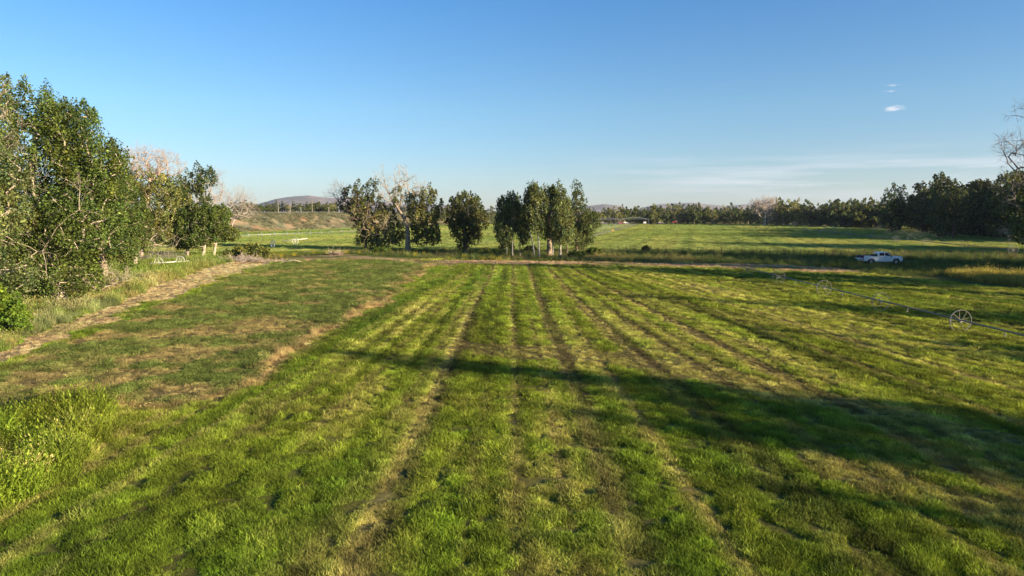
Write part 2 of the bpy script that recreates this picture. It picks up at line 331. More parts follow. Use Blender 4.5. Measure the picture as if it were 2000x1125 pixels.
class MB:
    """collects boxes, tubes, prisms; builds one mesh"""
    def __init__(s): s.v = []; s.f = []
    def add(s, vs, fs):
        n = len(s.v); s.v += [tuple(q) for q in vs]; s.f += [tuple(i + n for i in q) for q in fs]; return s
    def box(s, c, d, rz=0., ry=0.):
        x, y, z = (q / 2 for q in d); vs = []
        for a in (-x, x):
            for b_ in (-y, y):
                for e in (-z, z):
                    q = Vector((a, b_, e))
                    if ry: q.rotate(__import__('mathutils').Euler((0, ry, 0)))
                    if rz: q.rotate(__import__('mathutils').Euler((0, 0, rz)))
                    vs.append((q.x + c[0], q.y + c[1], q.z + c[2]))
        return s.add(vs, [(0, 1, 3, 2), (4, 6, 7, 5), (0, 4, 5, 1), (2, 3, 7, 6), (0, 2, 6, 4), (1, 5, 7, 3)])
    def tube(s, p, q, r1, r2=None, n=8, cap=True):
        r2 = r1 if r2 is None else r2; p = Vector(p); q = Vector(q); d = (q - p).normalized()
        a = d.orthogonal().normalized(); b_ = d.cross(a); vs = []
        for c, r in ((p, r1), (q, r2)):
            for i in range(n):
                t = 2 * math.pi * i / n; vs.append(c + (a * math.cos(t) + b_ * math.sin(t)) * r)
        fs = [(i, (i + 1) % n, n + (i + 1) % n, n + i) for i in range(n)]
        if cap: fs += [tuple(range(n - 1, -1, -1)), tuple(range(n, 2 * n))]
        return s.add(vs, fs)
    def path(s, pts, r, n=6):
        for a, b_ in zip(pts[:-1], pts[1:]): s.tube(a, b_, r, r, n)
        return s
    def ring(s, c, axis, rad, w, th, n=36):
        """flat band ring (wheel rim): width w along the axis, thickness th"""
        c = Vector(c); ax = Vector(axis).normalized(); a = ax.orthogonal().normalized(); b_ = ax.cross(a); vs = []
        for i in range(n):
            t = 2 * math.pi * i / n; e = a * math.cos(t) + b_ * math.sin(t)
            for rr, k in ((rad, -1), (rad, 1), (rad - th, 1), (rad - th, -1)): vs.append(c + e * rr + ax * k * w / 2)
        fs = []
        for i in range(n):
            j = (i + 1) % n
            for k in range(4): fs.append((i * 4 + k, j * 4 + k, j * 4 + (k + 1) % 4, i * 4 + (k + 1) % 4))
        return s.add(vs, fs)
    def prism(s, prof, y0, y1):
        """outline in the x-z plane extruded along y"""
        n = len(prof); vs = [(x, y0, z) for x, z in prof] + [(x, y1, z) for x, z in prof]
        return s.add(vs, [(i, (i + 1) % n, n + (i + 1) % n, n + i) for i in range(n)] + [tuple(range(n - 1, -1, -1)), tuple(range(n, 2 * n))])
    def build(s, name, mat, parent=None, loc=None, smooth=False, bevel=0.):
        me = bpy.data.meshes.new(name); me.from_pydata(s.v, [], s.f); me.validate(); me.update()
        import bmesh
        bm = bmesh.new(); bm.from_mesh(me); bmesh.ops.recalc_face_normals(bm, faces=bm.faces); bm.to_mesh(me); bm.free()
        me.materials.append(mat)
        if smooth:
            for p in me.polygons: p.use_smooth = True
        o = link(name, me, parent, loc)
        if bevel:
            b_ = o.modifiers.new('bevel', 'BEVEL'); b_.width = bevel; b_.segments = 2; b_.limit_method = 'ANGLE'
        return o

# ------------------------------------------------------------------ ground sheet
def build_ground():
    ang = np.concatenate([np.linspace(-180, -46, 40)[:-1], np.linspace(-44, 44, 470), np.linspace(46, 180, 40)[1:]])
    rr = [.8]
    while rr[-1] < 8600: rr.append(rr[-1] * (1.0098 if 13 < rr[-1] < 480 else 1.05))
    rr = np.array(rr); A, Q = np.meshgrid(np.radians(ang), rr)
    x = np.sin(A) * Q; y = np.cos(A) * Q
    col, dry, zone = fields(x, y)
    z = terrain(x, y) + 0.05 * (fbm(x / .9, y / .9, 61, 3) - .5) * (Q < 120)
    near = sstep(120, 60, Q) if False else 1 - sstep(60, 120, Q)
    # thatch and soil under near plants, darkened to paint in shade between tufts
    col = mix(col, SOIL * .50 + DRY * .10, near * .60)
    col = np.where((zone == 6)[..., None], col * .72, col); col = np.where((zone == 4)[..., None], np.clip(col * 1.3, 0, .45), col)
    n, mcol = x.shape
    idx = np.arange(n * mcol).reshape(n, mcol)
    f = np.stack([idx[:-1, :-1], idx[:-1, 1:], idx[1:, 1:], idx[1:, :-1]], -1).reshape(-1, 4)[:, ::-1]
    me = mesh_np('ground', np.stack([x, y, z], -1).reshape(-1, 3), f, M_GROUND, col.reshape(-1, 3), True)
    o = link('ground', me); tag(o, kind='structure'); return o
build_ground()

# ------------------------------------------------------------------ thin dry air over the whole valley
HAZE = 5.5e-5
if HAZE:
    hz = bpy.data.materials.new('haze'); hz.use_nodes = True; ht = hz.node_tree; ht.nodes.clear(); ho = ht.nodes.new('ShaderNodeOutputMaterial'); hv = ht.nodes.new('ShaderNodeVolumePrincipled')
    hv.inputs['Density'].default_value = HAZE; hv.inputs['Color'].default_value = (.72, .82, 1, 1); hv.inputs['Anisotropy'].default_value = .2; ht.links.new(hv.outputs[0], ho.inputs['Volume'])
    bx = [(a, b, c) for a in (-9500, 9500) for b in (-9500, 9500) for c in (-6, 260)]
    me = bpy.data.meshes.new('haze'); me.from_pydata(bx, [], [(0, 1, 3, 2), (4, 6, 7, 5), (0, 4, 5, 1), (2, 3, 7, 6), (0, 2, 6, 4), (1, 5, 7, 3)]); me.materials.append(hz)
    o = bpy.data.objects.new('haze', me); C.objects.link(o); o['kind'] = 'stuff'; o['label'] = 'thin pale haze over the valley floor'; o['category'] = 'haze'

# ------------------------------------------------------------------ distant hills
M_HILL = simple('bare_sagebrush_hills', (.29, .235, .20), .95, 0, .35, .004, 0, (.15, .135, .115))
def hills(name, px0, px1, prof, dist, depth, seed):
    nx = 130; ny = 26; xs = np.linspace(px0, px1, nx); top = np.interp(xs, [p[0] for p in prof], [p[1] for p in prof])
    Xa, V = np.meshgrid(xs, np.linspace(-1, 1, ny)); H = np.interp(Xa, xs, top)
    y = dist + V * depth; wx = (Xa - 1000) / F * dist * math.cos(_p) * (1 + .15 * V)
    h = np.maximum(0, np.array([zpix(q, dist) for q in H.ravel()]).reshape(H.shape))
    gul = fbm(wx / 330, y / 420, seed, 5)
    prof_v = np.clip(1 - np.abs(V + .25 * (gul - .5)) ** 1.3, 0, 1)
    z = h * prof_v * (1 - .55 * np.clip(np.abs(V), 0, 1) * np.abs(gul - .5) * 4) - 3
    idx = np.arange(nx * ny).reshape(ny, nx); f = np.stack([idx[:-1, :-1], idx[:-1, 1:], idx[1:, 1:], idx[1:, :-1]], -1).reshape(-1, 4)
    o = link(name, mesh_np(name, np.stack([wx, y, z], -1).reshape(-1, 3), f, M_HILL, None, True)); return tag(o, kind='structure')
hills('hills', 430, 960, [(430, 417), (505, 397), (540, 387), (575, 382), (605, 380.5), (640, 385), (670, 385), (720, 390), (800, 398), (900, 400), (960, 417)], 5200, 900, 71)
hills('hills', 1090, 1260, [(1090, 417), (1130, 405), (1150, 401), (1180, 397.5), (1205, 400), (1230, 408), (1260, 417)], 5600, 700, 77)
hills('hills', 1215, 1720, [(1215, 417), (1255, 404), (1290, 397), (1320, 396), (1352, 395), (1385, 399), (1415, 401), (1455, 397.5), (1490, 401), (1600, 405), (1720, 417)], 5900, 800, 83)

# ------------------------------------------------------------------ trees
def tubes_np(P0, P1, R0, R1, n=5):
    d = P1 - P0; L = np.linalg.norm(d, axis=1, keepdims=True); d = d / np.maximum(L, 1e-6)
    up = np.where(np.abs(d[:, 2:3]) > .9, np.array([[1., 0, 0]]), np.array([[0, 0, 1.]]))
    a = np.cross(d, up); a /= np.maximum(np.linalg.norm(a, axis=1, keepdims=True), 1e-6); b_ = np.cross(d, a)
    vs = []; ov = d * np.minimum(R1[:, None] * .5, .03)
    for c, r in ((P0, R0), (P1 + ov, R1)):
        for i in range(n):
            t = 2 * math.pi * i / n; vs.append(c + (a * math.cos(t) + b_ * math.sin(t)) * r[:, None])
    V = np.stack(vs, 1); m_ = len(P0); base = (np.arange(m_) * 2 * n)[:, None]; F_ = []
    for i in range(n):
        j = (i + 1) % n; F_.append(np.concatenate([base + i, base + j, base + n + j, base + n + i], 1))
    return V.reshape(-1, 3), np.concatenate(F_)
def skeleton(rng, trunk, targets, wander=.12, r_tip=.018, r_base=.3, expo=.5, uplift=.25, step=.9):
    """trunk: list of points. Grows a branch from the nearest suitable node to each target point."""
    pos = [np.array(trunk[0], float)]; par = [-1]
    for q in trunk[1:]:
        q = np.array(q, float); k = max(1, int(np.linalg.norm(q - pos[-1]) / step)); p0 = pos[-1].copy()
        for i in range(1, k + 1):
            pos.append(p0 + (q - p0) * i / k + (rng.normal(0, .03, 3) * np.linalg.norm(q - p0) / k if i < k else 0)); par.append(len(pos) - 2)
    ntr = len(pos); tips = []
    c = pos[ntr // 2]
    for q in sorted(targets, key=lambda q: np.linalg.norm(q - c)):
        A = np.array(pos); d = q - A; L = np.linalg.norm(d, axis=1)
        ang = d[:, 2] / np.maximum(L, .01); cost = L * (1 + .7 * np.clip(.25 - ang, 0, 2)); cost[:max(1, ntr // 4)] += 3
        i = int(np.argmin(cost)); p0 = A[i]; k = max(2, int(L[i] / step))
        if L[i] < .05: continue
        mid = (p0 + q) / 2 + rng.normal(0, wander, 3) * L[i] + np.array([0, 0, -uplift * L[i] * .3])
        last = i
        for j in range(1, k + 1):
            t = j / k; w = (1 - t) ** 2 * p0 + 2 * t * (1 - t) * mid + t * t * q
            pos.append(w + (rng.normal(0, wander * .35, 3) * L[i] / k if j < k else 0)); par.append(last); last = len(pos) - 1
        tips.append(last)
    n = len(pos); cnt = np.zeros(n); cnt[tips] = 1
    for i in range(n - 1, 0, -1):
        cnt[par[i]] += cnt[i]
    cnt = np.maximum(cnt, 1); rad = r_tip * cnt ** expo
    rad = rad * min(1.0, 1.0) ; rad[:ntr] = np.maximum(rad[:ntr], np.linspace(r_base, r_base * .35, ntr))
    rad[:ntr] = np.minimum(rad[:ntr], np.linspace(r_base, r_base * .6, ntr)); rad[ntr:] = np.minimum(rad[ntr:], r_base * .55)
    rad[0] *= 1.35
    if ntr > 1: rad[1] *= 1.05
    return np.array(pos), np.array(par), rad, np.array(tips, int)
def wood_arrays(pos, par, rad, n=6):
    i = np.arange(1, len(pos)); p = par[i]; return tubes_np(pos[p], pos[i], rad[p] * np.where(rad[i] < rad[p] * .6, .75, 1), rad[i], n)
def twigs(rng, pos, tips, k=5, L=.9, r=.012, levels=2, up=.35, dirs=None, n=3):
    V = []; Fc = []; off = 0; P = pos[tips]; D = dirs[tips] if dirs is not None else np.tile([0, 0, 1.], (len(P), 1))
    for lv in range(levels):
        P0 = np.repeat(P, k, 0); D0 = np.repeat(D, k, 0) + rng.normal(0, .75, (len(P) * k, 3)) + np.array([0, 0, up])
        D0 /= np.linalg.norm(D0, axis=1, keepdims=True); Ln = L * rng.uniform(.5, 1.2, (len(P0), 1)) * .7 ** lv
        M1 = P0 + D0 * Ln * .5; D1 = D0 + rng.normal(0, .3, D0.shape); D1 /= np.linalg.norm(D1, axis=1, keepdims=True); P1 = M1 + D1 * Ln * .5
        rr = r * .65 ** lv
        for a, b_, r0, r1 in ((P0, M1, rr, rr * .8), (M1, P1, rr * .8, rr * .4)):
            v, f = tubes_np(a, b_, np.full(len(a), r0), np.full(len(a), r1), n); V.append(v); Fc.append(f + off); off += len(v)
        P, D = P1, D1; k = max(2, k - 1)
    return np.concatenate(V), np.concatenate(Fc)
def leaves(rng, centers, per, sx, sz, size, col, var=.25, upright=0., plume=.62):
    """small folded leaf clusters (rhombs) strewn round the clump centres"""
    nC = len(centers); n = nC * per; c = np.repeat(centers, per, 0); ci = np.repeat(np.arange(nC), per)
    g = rng.normal(0, 1, (n, 3)); g /= np.maximum(np.linalg.norm(g, axis=1, keepdims=True), 1e-6); g *= rng.uniform(.25, 1, (n, 1)) ** .6
    scale = rng.uniform(.7, 1.25, nC)[ci][:, None]
    tp = 1 + plume * .35 - plume * (g[:, 2:3] + .35)
    lean = (rng.normal(0, .22, (nC, 2)))[ci] * g[:, 2:3]
    p = c + np.concatenate([g[:, :2] * tp * sx + lean * sz, g[:, 2:3] * sz * (1 + .25 * (g[:, 2:3] > 0))], 1) * scale
    nrm = rng.normal(0, 1, (n, 3)) + g * .6 + np.array([0, 0, .35]); nrm /= np.linalg.norm(nrm, axis=1, keepdims=True)
    a = np.cross(nrm, rng.normal(0, 1, (n, 3)) + np.array([0, 0, upright * 3])); a /= np.maximum(np.linalg.norm(a, axis=1, keepdims=True), 1e-6); b_ = np.cross(nrm, a)
    s = size * rng.uniform(.6, 1.35, (n, 1)); l = s * rng.uniform(.8, 1.3, (n, 1))
    V = np.stack([p - a * s * .5, p - b_ * l * .62 + nrm * s * .12, p + a * s * .5, p + b_ * l * .62 - nrm * s * .10], 1).reshape(-1, 3)
    q = np.arange(n) * 4; Fc = np.stack([q, q + 1, q + 2, q + 3], 1)
    cl = rng.normal(0, var * .6, nC)[ci]; br = np.exp(rng.normal(0, var, n) + cl)[:, None]
    hue = (rng.normal(0, .5, n) + rng.normal(0, .9, nC)[ci])[:, None] * .10
    K = np.array(col)[None] * br * np.concatenate([1 + hue, np.ones_like(hue), 1 - hue], 1)
    return V, Fc, np.repeat(np.clip(K, .004, .6), 4, 0)
def lobe_points(rng, lobes, n):
    """points inside the union of ellipsoids (cx,cy,cz,rx,ry,rz), favouring the outer shell; small distance apart"""
    w = np.array([l[3] * l[4] * l[5] for l in lobes]) ** .75; w /= w.sum(); out = []
    tries = 0; rmin = .55 * (sum(4.2 * l[3] * l[4] * l[5] for l in lobes) / n) ** (1 / 3)
    while len(out) < n and tries < n * 30:
        tries += 1; l = lobes[rng.choice(len(lobes), p=w)]; g = rng.normal(0, 1, 3); g /= np.linalg.norm(g); g *= rng.uniform(.35, 1) ** .5
        q = np.array(l[:3]) + g * np.array(l[3:6])
        if q[2] < .5: continue
        if out and tries < n * 20 and np.min(np.sum((np.array(out) - q) ** 2, 1)) < rmin ** 2: continue
        out.append(q)
    return np.array(out)
def merge(parts):
    V = []; Fc = []; K = []; off = 0
    for v, f, k in parts:
        V.append(v); Fc.append(f + off); K.append(k); off += len(v)
    return np.concatenate(V), np.concatenate(Fc), np.concatenate(K)

COT = (.078, .112, .022); COT2 = (.135, .155, .034); DARKG = (.072, .098, .028); PALEG = (.15, .155, .055); POP = (.118, .145, .046)
def tree_meshes(seed, trunk, r_base, lobes, nclump, per, sx, sz, size, col, bark_m, var=.3, inner=0, twig=0, dead=None, dead_m=None, r_tip=.02, wander=.12, step=.9, upright=0., low=None, tips_gap=.0):
    """returns (wood mesh, crown mesh or None, dead-branch mesh or None); coordinates local to the tree base"""
    rng = np.random.default_rng(seed); crown = None; deadm = None
    T = lobe_points(rng, lobes, nclump) if nclump else np.zeros((0, 3))
    pos, par, rad, tips = skeleton(rng, trunk, list(T), wander, r_tip, r_base, .5, .25, step)
    V, Fc = wood_arrays(pos, par, rad, 7)
    wood = mesh_np('trunk', V, Fc, bark_m, None, True)
    if nclump and per:
        v, f, k = leaves(rng, T, per, sx, sz, size, col, var, upright)
        crown = mesh_np('crown', v, f, M_LEAF, k)
    if dead:
        Td = lobe_points(rng, dead[0], dead[1]); pos, par, rad, tips = skeleton(rng, dead[2], list(Td), .14, dead[3], dead[4], .5, .2, .7)
        V1, F1 = wood_arrays(pos, par, rad, 5); d = np.zeros_like(pos); d[1:] = pos[1:] - pos[par[1:]]; d /= np.maximum(np.linalg.norm(d, axis=1, keepdims=True), 1e-6)
        V2, F2 = twigs(rng, pos, tips, 4, dead[5], dead[3] * .75, 2, dead[6] if len(dead) > 6 else .25, d)
        deadm = mesh_np('dead_branches', np.concatenate([V1, V2]), np.concatenate([F1, F2 + len(V1)]), dead_m or M_DEAD, None, True)
    return wood, crown, deadm
def plant_tree(name, ms, loc, label, cat='tree', group=None, rz=0., s=1., sz=None):
    o = empty(name, loc, rz, label, cat, group); o.scale = (s, s, sz or s)
    if ms[0]: link('trunk', ms[0], o)
    if ms[1]: link('crown', ms[1], o)
    if ms[2]: link('dead_branches', ms[2], o)
    return o
def pxtree(px, py, **k):                       # ground point under a trunk foot
    x, y = G(px, py); return x, y
class Loc:
    """turns picture measurements of one tree into sizes in metres at that tree's own distance"""
    def __init__(s, px, py, z0=0., y=None):
        s.x, s.y = G(px, py, z0) if y is None else (at_dist(px, y), y); s.z0 = z0; s.px = px
        s.m = (s.y * math.cos(_p) + (CAM_H - z0) * math.sin(_p)) / F
    def X(s, px): return (px - s.px) * s.m
    def H(s, py): return zpix(py, s.y) - s.z0
    def lobe(s, px, py, rx, ry, dy=0., d=None): return (s.X(px), dy, s.H(py), rx * s.m, (d or rx) * s.m, ry * s.m)
    def pt(s, px, py, dy=0.): return (s.X(px), dy, s.H(py))
    @property
    def loc(s): return (s.x, s.y, s.z0)

# --- the big cottonwoods on the left
L = Loc(118, 598)
ms = tree_meshes(11, [(0, 0, -.2), L.pt(114, 520), L.pt(92, 430, .3), L.pt(80, 350), L.pt(95, 260)], .55,
    [L.lobe(60, 565, 60, 24), L.lobe(150, 545, 50, 26), L.lobe(100, 300, 90, 105), L.lobe(165, 265, 56, 60), L.lobe(75, 215, 40, 50), L.lobe(72, 180, 15, 26), L.lobe(40, 170, 12, 26), L.lobe(122, 210, 14, 30), L.lobe(190, 320, 65, 60), L.lobe(60, 420, 90, 95), L.lobe(170, 430, 85, 80), L.lobe(95, 520, 85, 55), L.lobe(30, 480, 50, 80, -2), L.lobe(215, 380, 35, 70)],
    400, 185, .85, 1.05, .14, COT, M_PALE, .45, dead=([L.lobe(190, 385, 90, 50, -4.5, 40), L.lobe(60, 400, 90, 90, -4.5, 40), L.lobe(120, 490, 110, 50, -4.5, 40), L.lobe(60, 290, 70, 50, -4.5, 30)], 26, [(0, 0, 3), L.pt(95, 440, -1.5), L.pt(85, 330, -1.5)], .018, .24, 1.1, .1), dead_m=M_PALE, r_tip=.03)
plant_tree('cottonwood_tree', ms, L.loc, 'largest dark green cottonwood at left, its bare pale limbs showing through the leaves')
L = Loc(-30, 640)
ms = tree_meshes(12, [(0, 0, -.2), L.pt(-30, 500), L.pt(-10, 350), L.pt(10, 240)], .5,
    [L.lobe(18, 235, 40, 60), L.lobe(30, 175, 26, 34), L.lobe(8, 190, 20, 26), L.lobe(-60, 220, 70, 80), L.lobe(-60, 400, 110, 110), L.lobe(10, 330, 60, 60), L.lobe(-20, 530, 90, 70)],
    190, 150, .60, .8, .13, (.105, .135, .042), M_PALE, .4, dead=([L.lobe(20, 230, 50, 60), L.lobe(5, 300, 60, 40), L.lobe(30, 200, 25, 30)], 22, [L.pt(-20, 420), L.pt(5, 330), L.pt(12, 280)], .015, .12, .9, .3), dead_m=M_PALE, r_tip=.025)
plant_tree('cottonwood_tree', ms, L.loc, 'thin topped cottonwood at the far left edge with pale dead limbs in its top')
L = Loc(205, 560)
ms = tree_meshes(13, [(0, 0, -.2), L.pt(203, 470), L.pt(190, 360), L.pt(190, 270)], .45,
    [L.lobe(152, 245, 22, 50, 2), L.lobe(158, 225, 12, 36), L.lobe(198, 262, 24, 44), L.lobe(122, 225, 20, 50, 2), L.lobe(85, 215, 22, 55, 2), L.lobe(210, 330, 48, 60), L.lobe(235, 350, 30, 50), L.lobe(225, 440, 60, 85, 1), L.lobe(170, 430, 70, 90, 3)],
    230, 170, .60, .95, .135, COT, M_BARK, .36, r_tip=.025, upright=.3)
plant_tree('cottonwood_tree', ms, L.loc, 'upright green cottonwood behind the largest one, peaking against the sky in three rounded tops')
L = Loc(28, 660)
ms = tree_meshes(14, [(0, 0, -.1), L.pt(25, 640), L.pt(20, 600)], .08, [L.lobe(20, 625, 36, 30), L.lobe(-10, 600, 40, 40), L.lobe(45, 605, 22, 16)], 60, 150, .42, .36, .12, (.12, .19, .02), M_BARK, .3, r_tip=.01, step=.4)
plant_tree('shrub', ms, L.loc, 'bright green bush under the cottonwoods at the left edge', 'bush')
L = Loc(180, 575)
ms = tree_meshes(15, [(0, 0, 0), L.pt(190, 560), L.pt(215, 545)], .09, [L.lobe(175, 560, 40, 12), L.lobe(225, 548, 22, 10)], 45, 18, .35, .25, .12, PALEG, M_PALE, .3, dead=([L.lobe(160, 560, 70, 20), L.lobe(215, 545, 40, 16)], 50, [(0, 0, 0), L.pt(175, 570), L.pt(205, 555)], .018, .09, .8, .1), dead_m=M_PALE, r_tip=.012, step=.5)
plant_tree('fallen_limb', ms, L.loc, 'pale half dead drooping limb lying out of the largest cottonwood over the grass', 'fallen limb')

# --- second group on the left
L = Loc(262, 527)
ms = tree_meshes(21, [(0, 0, -.1), L.pt(268, 495), L.pt(276, 465), L.pt(285, 440), L.pt(296, 400), L.pt(300, 360)], .24,
    [L.lobe(300, 400, 42, 48), L.lobe(285, 440, 42, 40), L.lobe(325, 380, 34, 40), L.lobe(262, 400, 34, 55), L.lobe(320, 440, 25, 30)],
    140, 110, .62, .8, .18, (.15, .16, .042), M_PALE, .32, dead=([L.lobe(262, 430, 20, 25), L.lobe(320, 470, 45, 22), L.lobe(290, 430, 20, 40)], 22, [(L.X(268), 0, L.H(500)), L.pt(280, 470)], .02, .10, .8, .1), dead_m=M_PALE, r_tip=.02)
plant_tree('cottonwood_tree', ms, L.loc, 'yellowish green tree with a thin pale leaning trunk beside the fallen wheels')
L = Loc(275, 510)
ms = tree_meshes(22, [(0, 0, -.1), L.pt(277, 470), L.pt(292, 400), L.pt(302, 350)], .55,
    [L.lobe(250, 380, 30, 60), L.lobe(345, 400, 34, 60), L.lobe(300, 360, 50, 26), L.lobe(330, 450, 36, 40), L.lobe(215, 440, 40, 60)],
    130, 110, .75, .95, .21, COT2, M_TAN, .35, dead=([L.lobe(300, 325, 38, 34), L.lobe(340, 330, 28, 26), L.lobe(280, 325, 24, 24)], 120, [L.pt(296, 400), L.pt(302, 370), L.pt(306, 345)], .028, .22, 1.3, .8), dead_m=M_TAN, r_tip=.025)
plant_tree('cottonwood_tree', ms, L.loc, 'thick trunked cottonwood with a broad tan dead twiggy top rising over green leaves')
L = Loc(367, 509)
ms = tree_meshes(23, [(0, 0, -.1), L.pt(368, 470), L.pt(372, 420), L.pt(385, 360)], .32,
    [L.lobe(388, 350, 17, 28), L.lobe(408, 348, 18, 24), L.lobe(380, 390, 34, 34), L.lobe(362, 440, 34, 46), L.lobe(355, 400, 20, 36)],
    130, 110, .70, .9, .20, DARKG, M_PALE, .34, r_tip=.022)
plant_tree('cottonwood_tree', ms, L.loc, 'dark green tree with a double pointed top, left of the two pale trunk bases')
L = Loc(395, 510)
ms = tree_meshes(24, [(0, 0, -.1), L.pt(401, 480), L.pt(404, 440), L.pt(400, 410)], .3,
    [L.lobe(395, 440, 46, 42), L.lobe(420, 430, 30, 34), L.lobe(380, 462, 36, 24)],
    120, 110, .68, .8, .20, COT, M_PALE, .34, r_tip=.02)
plant_tree('cottonwood_tree', ms, L.loc, 'low round green tree with a pale leaning trunk base, right of the double topped tree')
L = Loc(417, 500)
ms = tree_meshes(25, [(0, 0, -.1), L.pt(423, 475), L.pt(436, 450), L.pt(440, 430)], .28,
    [L.lobe(448, 455, 17, 12), L.lobe(430, 425, 22, 24), L.lobe(412, 460, 25, 20), L.lobe(455, 464, 12, 7)],
    60, 100, .85, .6, .26, COT2, M_PALE, .34, dead=([L.lobe(408, 382, 30, 34), L.lobe(425, 370, 22, 28)], 46, [L.pt(430, 440), L.pt(420, 410), L.pt(415, 395)], .03, .16, 1.5, .5), dead_m=M_DEAD, r_tip=.02)
plant_tree('cottonwood_tree', ms, L.loc, 'leaning tree at the right end of the left grove with bare pinkish grey upper limbs')
zb = Z(at_dist(455, 236), 236)
L = Loc(450, 412, 5.5, 230)
ms = tree_meshes(26, [(0, 0, -1.5), L.pt(455, 405), L.pt(468, 385)], .38, [], 0, 0, 0, 0, 0, COT, M_DEAD, dead=([L.lobe(470, 370, 30, 26), L.lobe(440, 375, 24, 28), L.lobe(486, 378, 12, 20)], 90, [(0, 0, 0), L.pt(456, 402), L.pt(464, 390)], .045, .3, 2.4, .5), dead_m=M_DEAD)
plant_tree('dead_tree', ms, (L.x, L.y, Z(L.x, L.y)), 'whitish leafless dead tree spreading above the edge of the sagebrush bank')

# --- brush and deadfall between the left grove and the centre
for i, (px, py, w, h, lab) in enumerate([(492, 508, 34, 30, 'dark green leafy bush beside the brush pile at the end of the left track'), (452, 508, 22, 17, 'low green bush between the left grove and the leafy bush')]):
    L = Loc(px, py); ms = tree_meshes(31 + i, [(0, 0, -.1), L.pt(px, py - 10)], .09, [L.lobe(px, py - h * .5, w, h * .5), L.lobe(px + w * .5, py - h * .5, w * .6, h * .3)], 50, 70, .55, .45, .22, COT2, M_BARK, .35, r_tip=.012, step=.4)
    plant_tree('shrub', ms, L.loc, lab, 'bush')
def brush_pile(px, py, w, h, n, label, seed, m_=None, name='brush_pile', cat='brush pile'):
    L = Loc(px, py); rng = np.random.default_rng(seed); a = rng.uniform(0, 6.28, n); r = rng.uniform(0, 1, n) ** .7
    P0 = np.stack([np.cos(a) * r * w * L.m, np.sin(a) * r * w * L.m * .6, rng.uniform(0, .25, n) * h * L.m], 1)
    D = np.stack([rng.normal(0, 1, n), rng.normal(0, 1, n), rng.uniform(.0, .8, n)], 1); D /= np.linalg.norm(D, axis=1, keepdims=True); ln = h * L.m * rng.uniform(.5, 1.1, (n, 1))
    M1 = P0 + D * ln * .5; D2 = D + rng.normal(0, .35, D.shape); P1 = M1 + D2 * ln * .5; P1[:, 2] = np.maximum(P1[:, 2], .05); rr = rng.uniform(.015, .05, n)
    v1, f1 = tubes_np(P0, M1, rr, rr * .8, 4); v2, f2 = tubes_np(M1, P1, rr * .8, rr * .4, 4)
    o = link(name, mesh_np(name, np.concatenate([v1, v2]), np.concatenate([f1, f2 + len(v1)]), m_ or M_DEAD), None, L.loc); return tag(o, label, cat)
brush_pile(470, 511, 42, 17, 520, 'tangled grey heap of cut branches at the foot of the leafy bush', 41)
brush_pile(535, 513, 26, 12, 130, 'pale tangle of dry branches lying right of the leafy bush', 42, M_TAN)
brush_pile(655, 498, 12, 17, 70, 'small heap of dead branches standing alone on the grass left of centre', 43, M_TAN)
brush_pile(315, 512, 45, 26, 420, 'dark tangle of fallen branches under the second left group of trees', 44, M_GREYW)
L = Loc(548, 514); mb = MB(); mb.path([(0, 0, .12), (1.0, .3, .3), (2.2, .2, .45), (3.2, .5, .2)], .09); mb.path([(1.0, .3, .3), (1.6, -.5, .7), (2.4, -.8, .5)], .05)
tag(mb.build('fallen_branch', M_PALE, None, L.loc), 'bleached crooked branch lying on the dirt right of the brush piles', 'fallen branch')
L = Loc(470, 447); mb = MB(); mb.path([(-1, 0, 1.3), (1.5, .2, .7), (3.8, .1, .15)], .14)
tag(mb.build('fallen_log', M_PALE, None, L.loc), 'straight whitish log lying at the foot of the sagebrush bank', 'log')

# --- centre row
L = Loc(738, 489)
ms = tree_meshes(51, [(0, 0, -.1), L.pt(738, 450), L.pt(722, 420), L.pt(720, 380)], .35,
    [L.lobe(708, 372, 17, 30), L.lobe(732, 372, 14, 24), L.lobe(722, 405, 38, 26), L.lobe(735, 430, 40, 24), L.lobe(745, 460, 45, 22), L.lobe(770, 455, 26, 20), L.lobe(712, 472, 20, 12), L.lobe(738, 478, 22, 11, -1.5), L.lobe(700, 400, 16, 26)],
    190, 62, .62, .9, .25, (.13, .135, .034), M_BARK, .38, dead=([L.lobe(715, 430, 24, 40, -4), L.lobe(745, 445, 28, 30, -4)], 24, [(0, 0, 1), L.pt(725, 440, -2), L.pt(722, 400, -2)], .03, .2, 1.4, .1), dead_m=M_BARK, r_tip=.025)
plant_tree('cottonwood_tree', ms, L.loc, 'full olive green tree left of the dead topped trunk, its leaves nearly reaching the ground')
L = Loc(716, 486)
ms = tree_meshes(52, [(0, 0, -.1), L.pt(714, 440), L.pt(700, 410), L.pt(692, 395)], .26,
    [L.lobe(688, 382, 18, 20), L.lobe(680, 398, 18, 14), L.lobe(700, 410, 20, 24), L.lobe(708, 440, 18, 24)],
    70, 50, .6, .6, .26, (.058, .066, .040), M_DARKW, .3, dead=([L.lobe(664, 376, 12, 16), L.lobe(655, 385, 10, 10)], 14, [L.pt(688, 405), L.pt(675, 392)], .035, .12, 1.8, .3), dead_m=M_GREYW, r_tip=.03)
plant_tree('cottonwood_tree', ms, L.loc, 'shaded grey green tree behind the left centre tree with bare twigs on its left side')
L = Loc(797, 491)
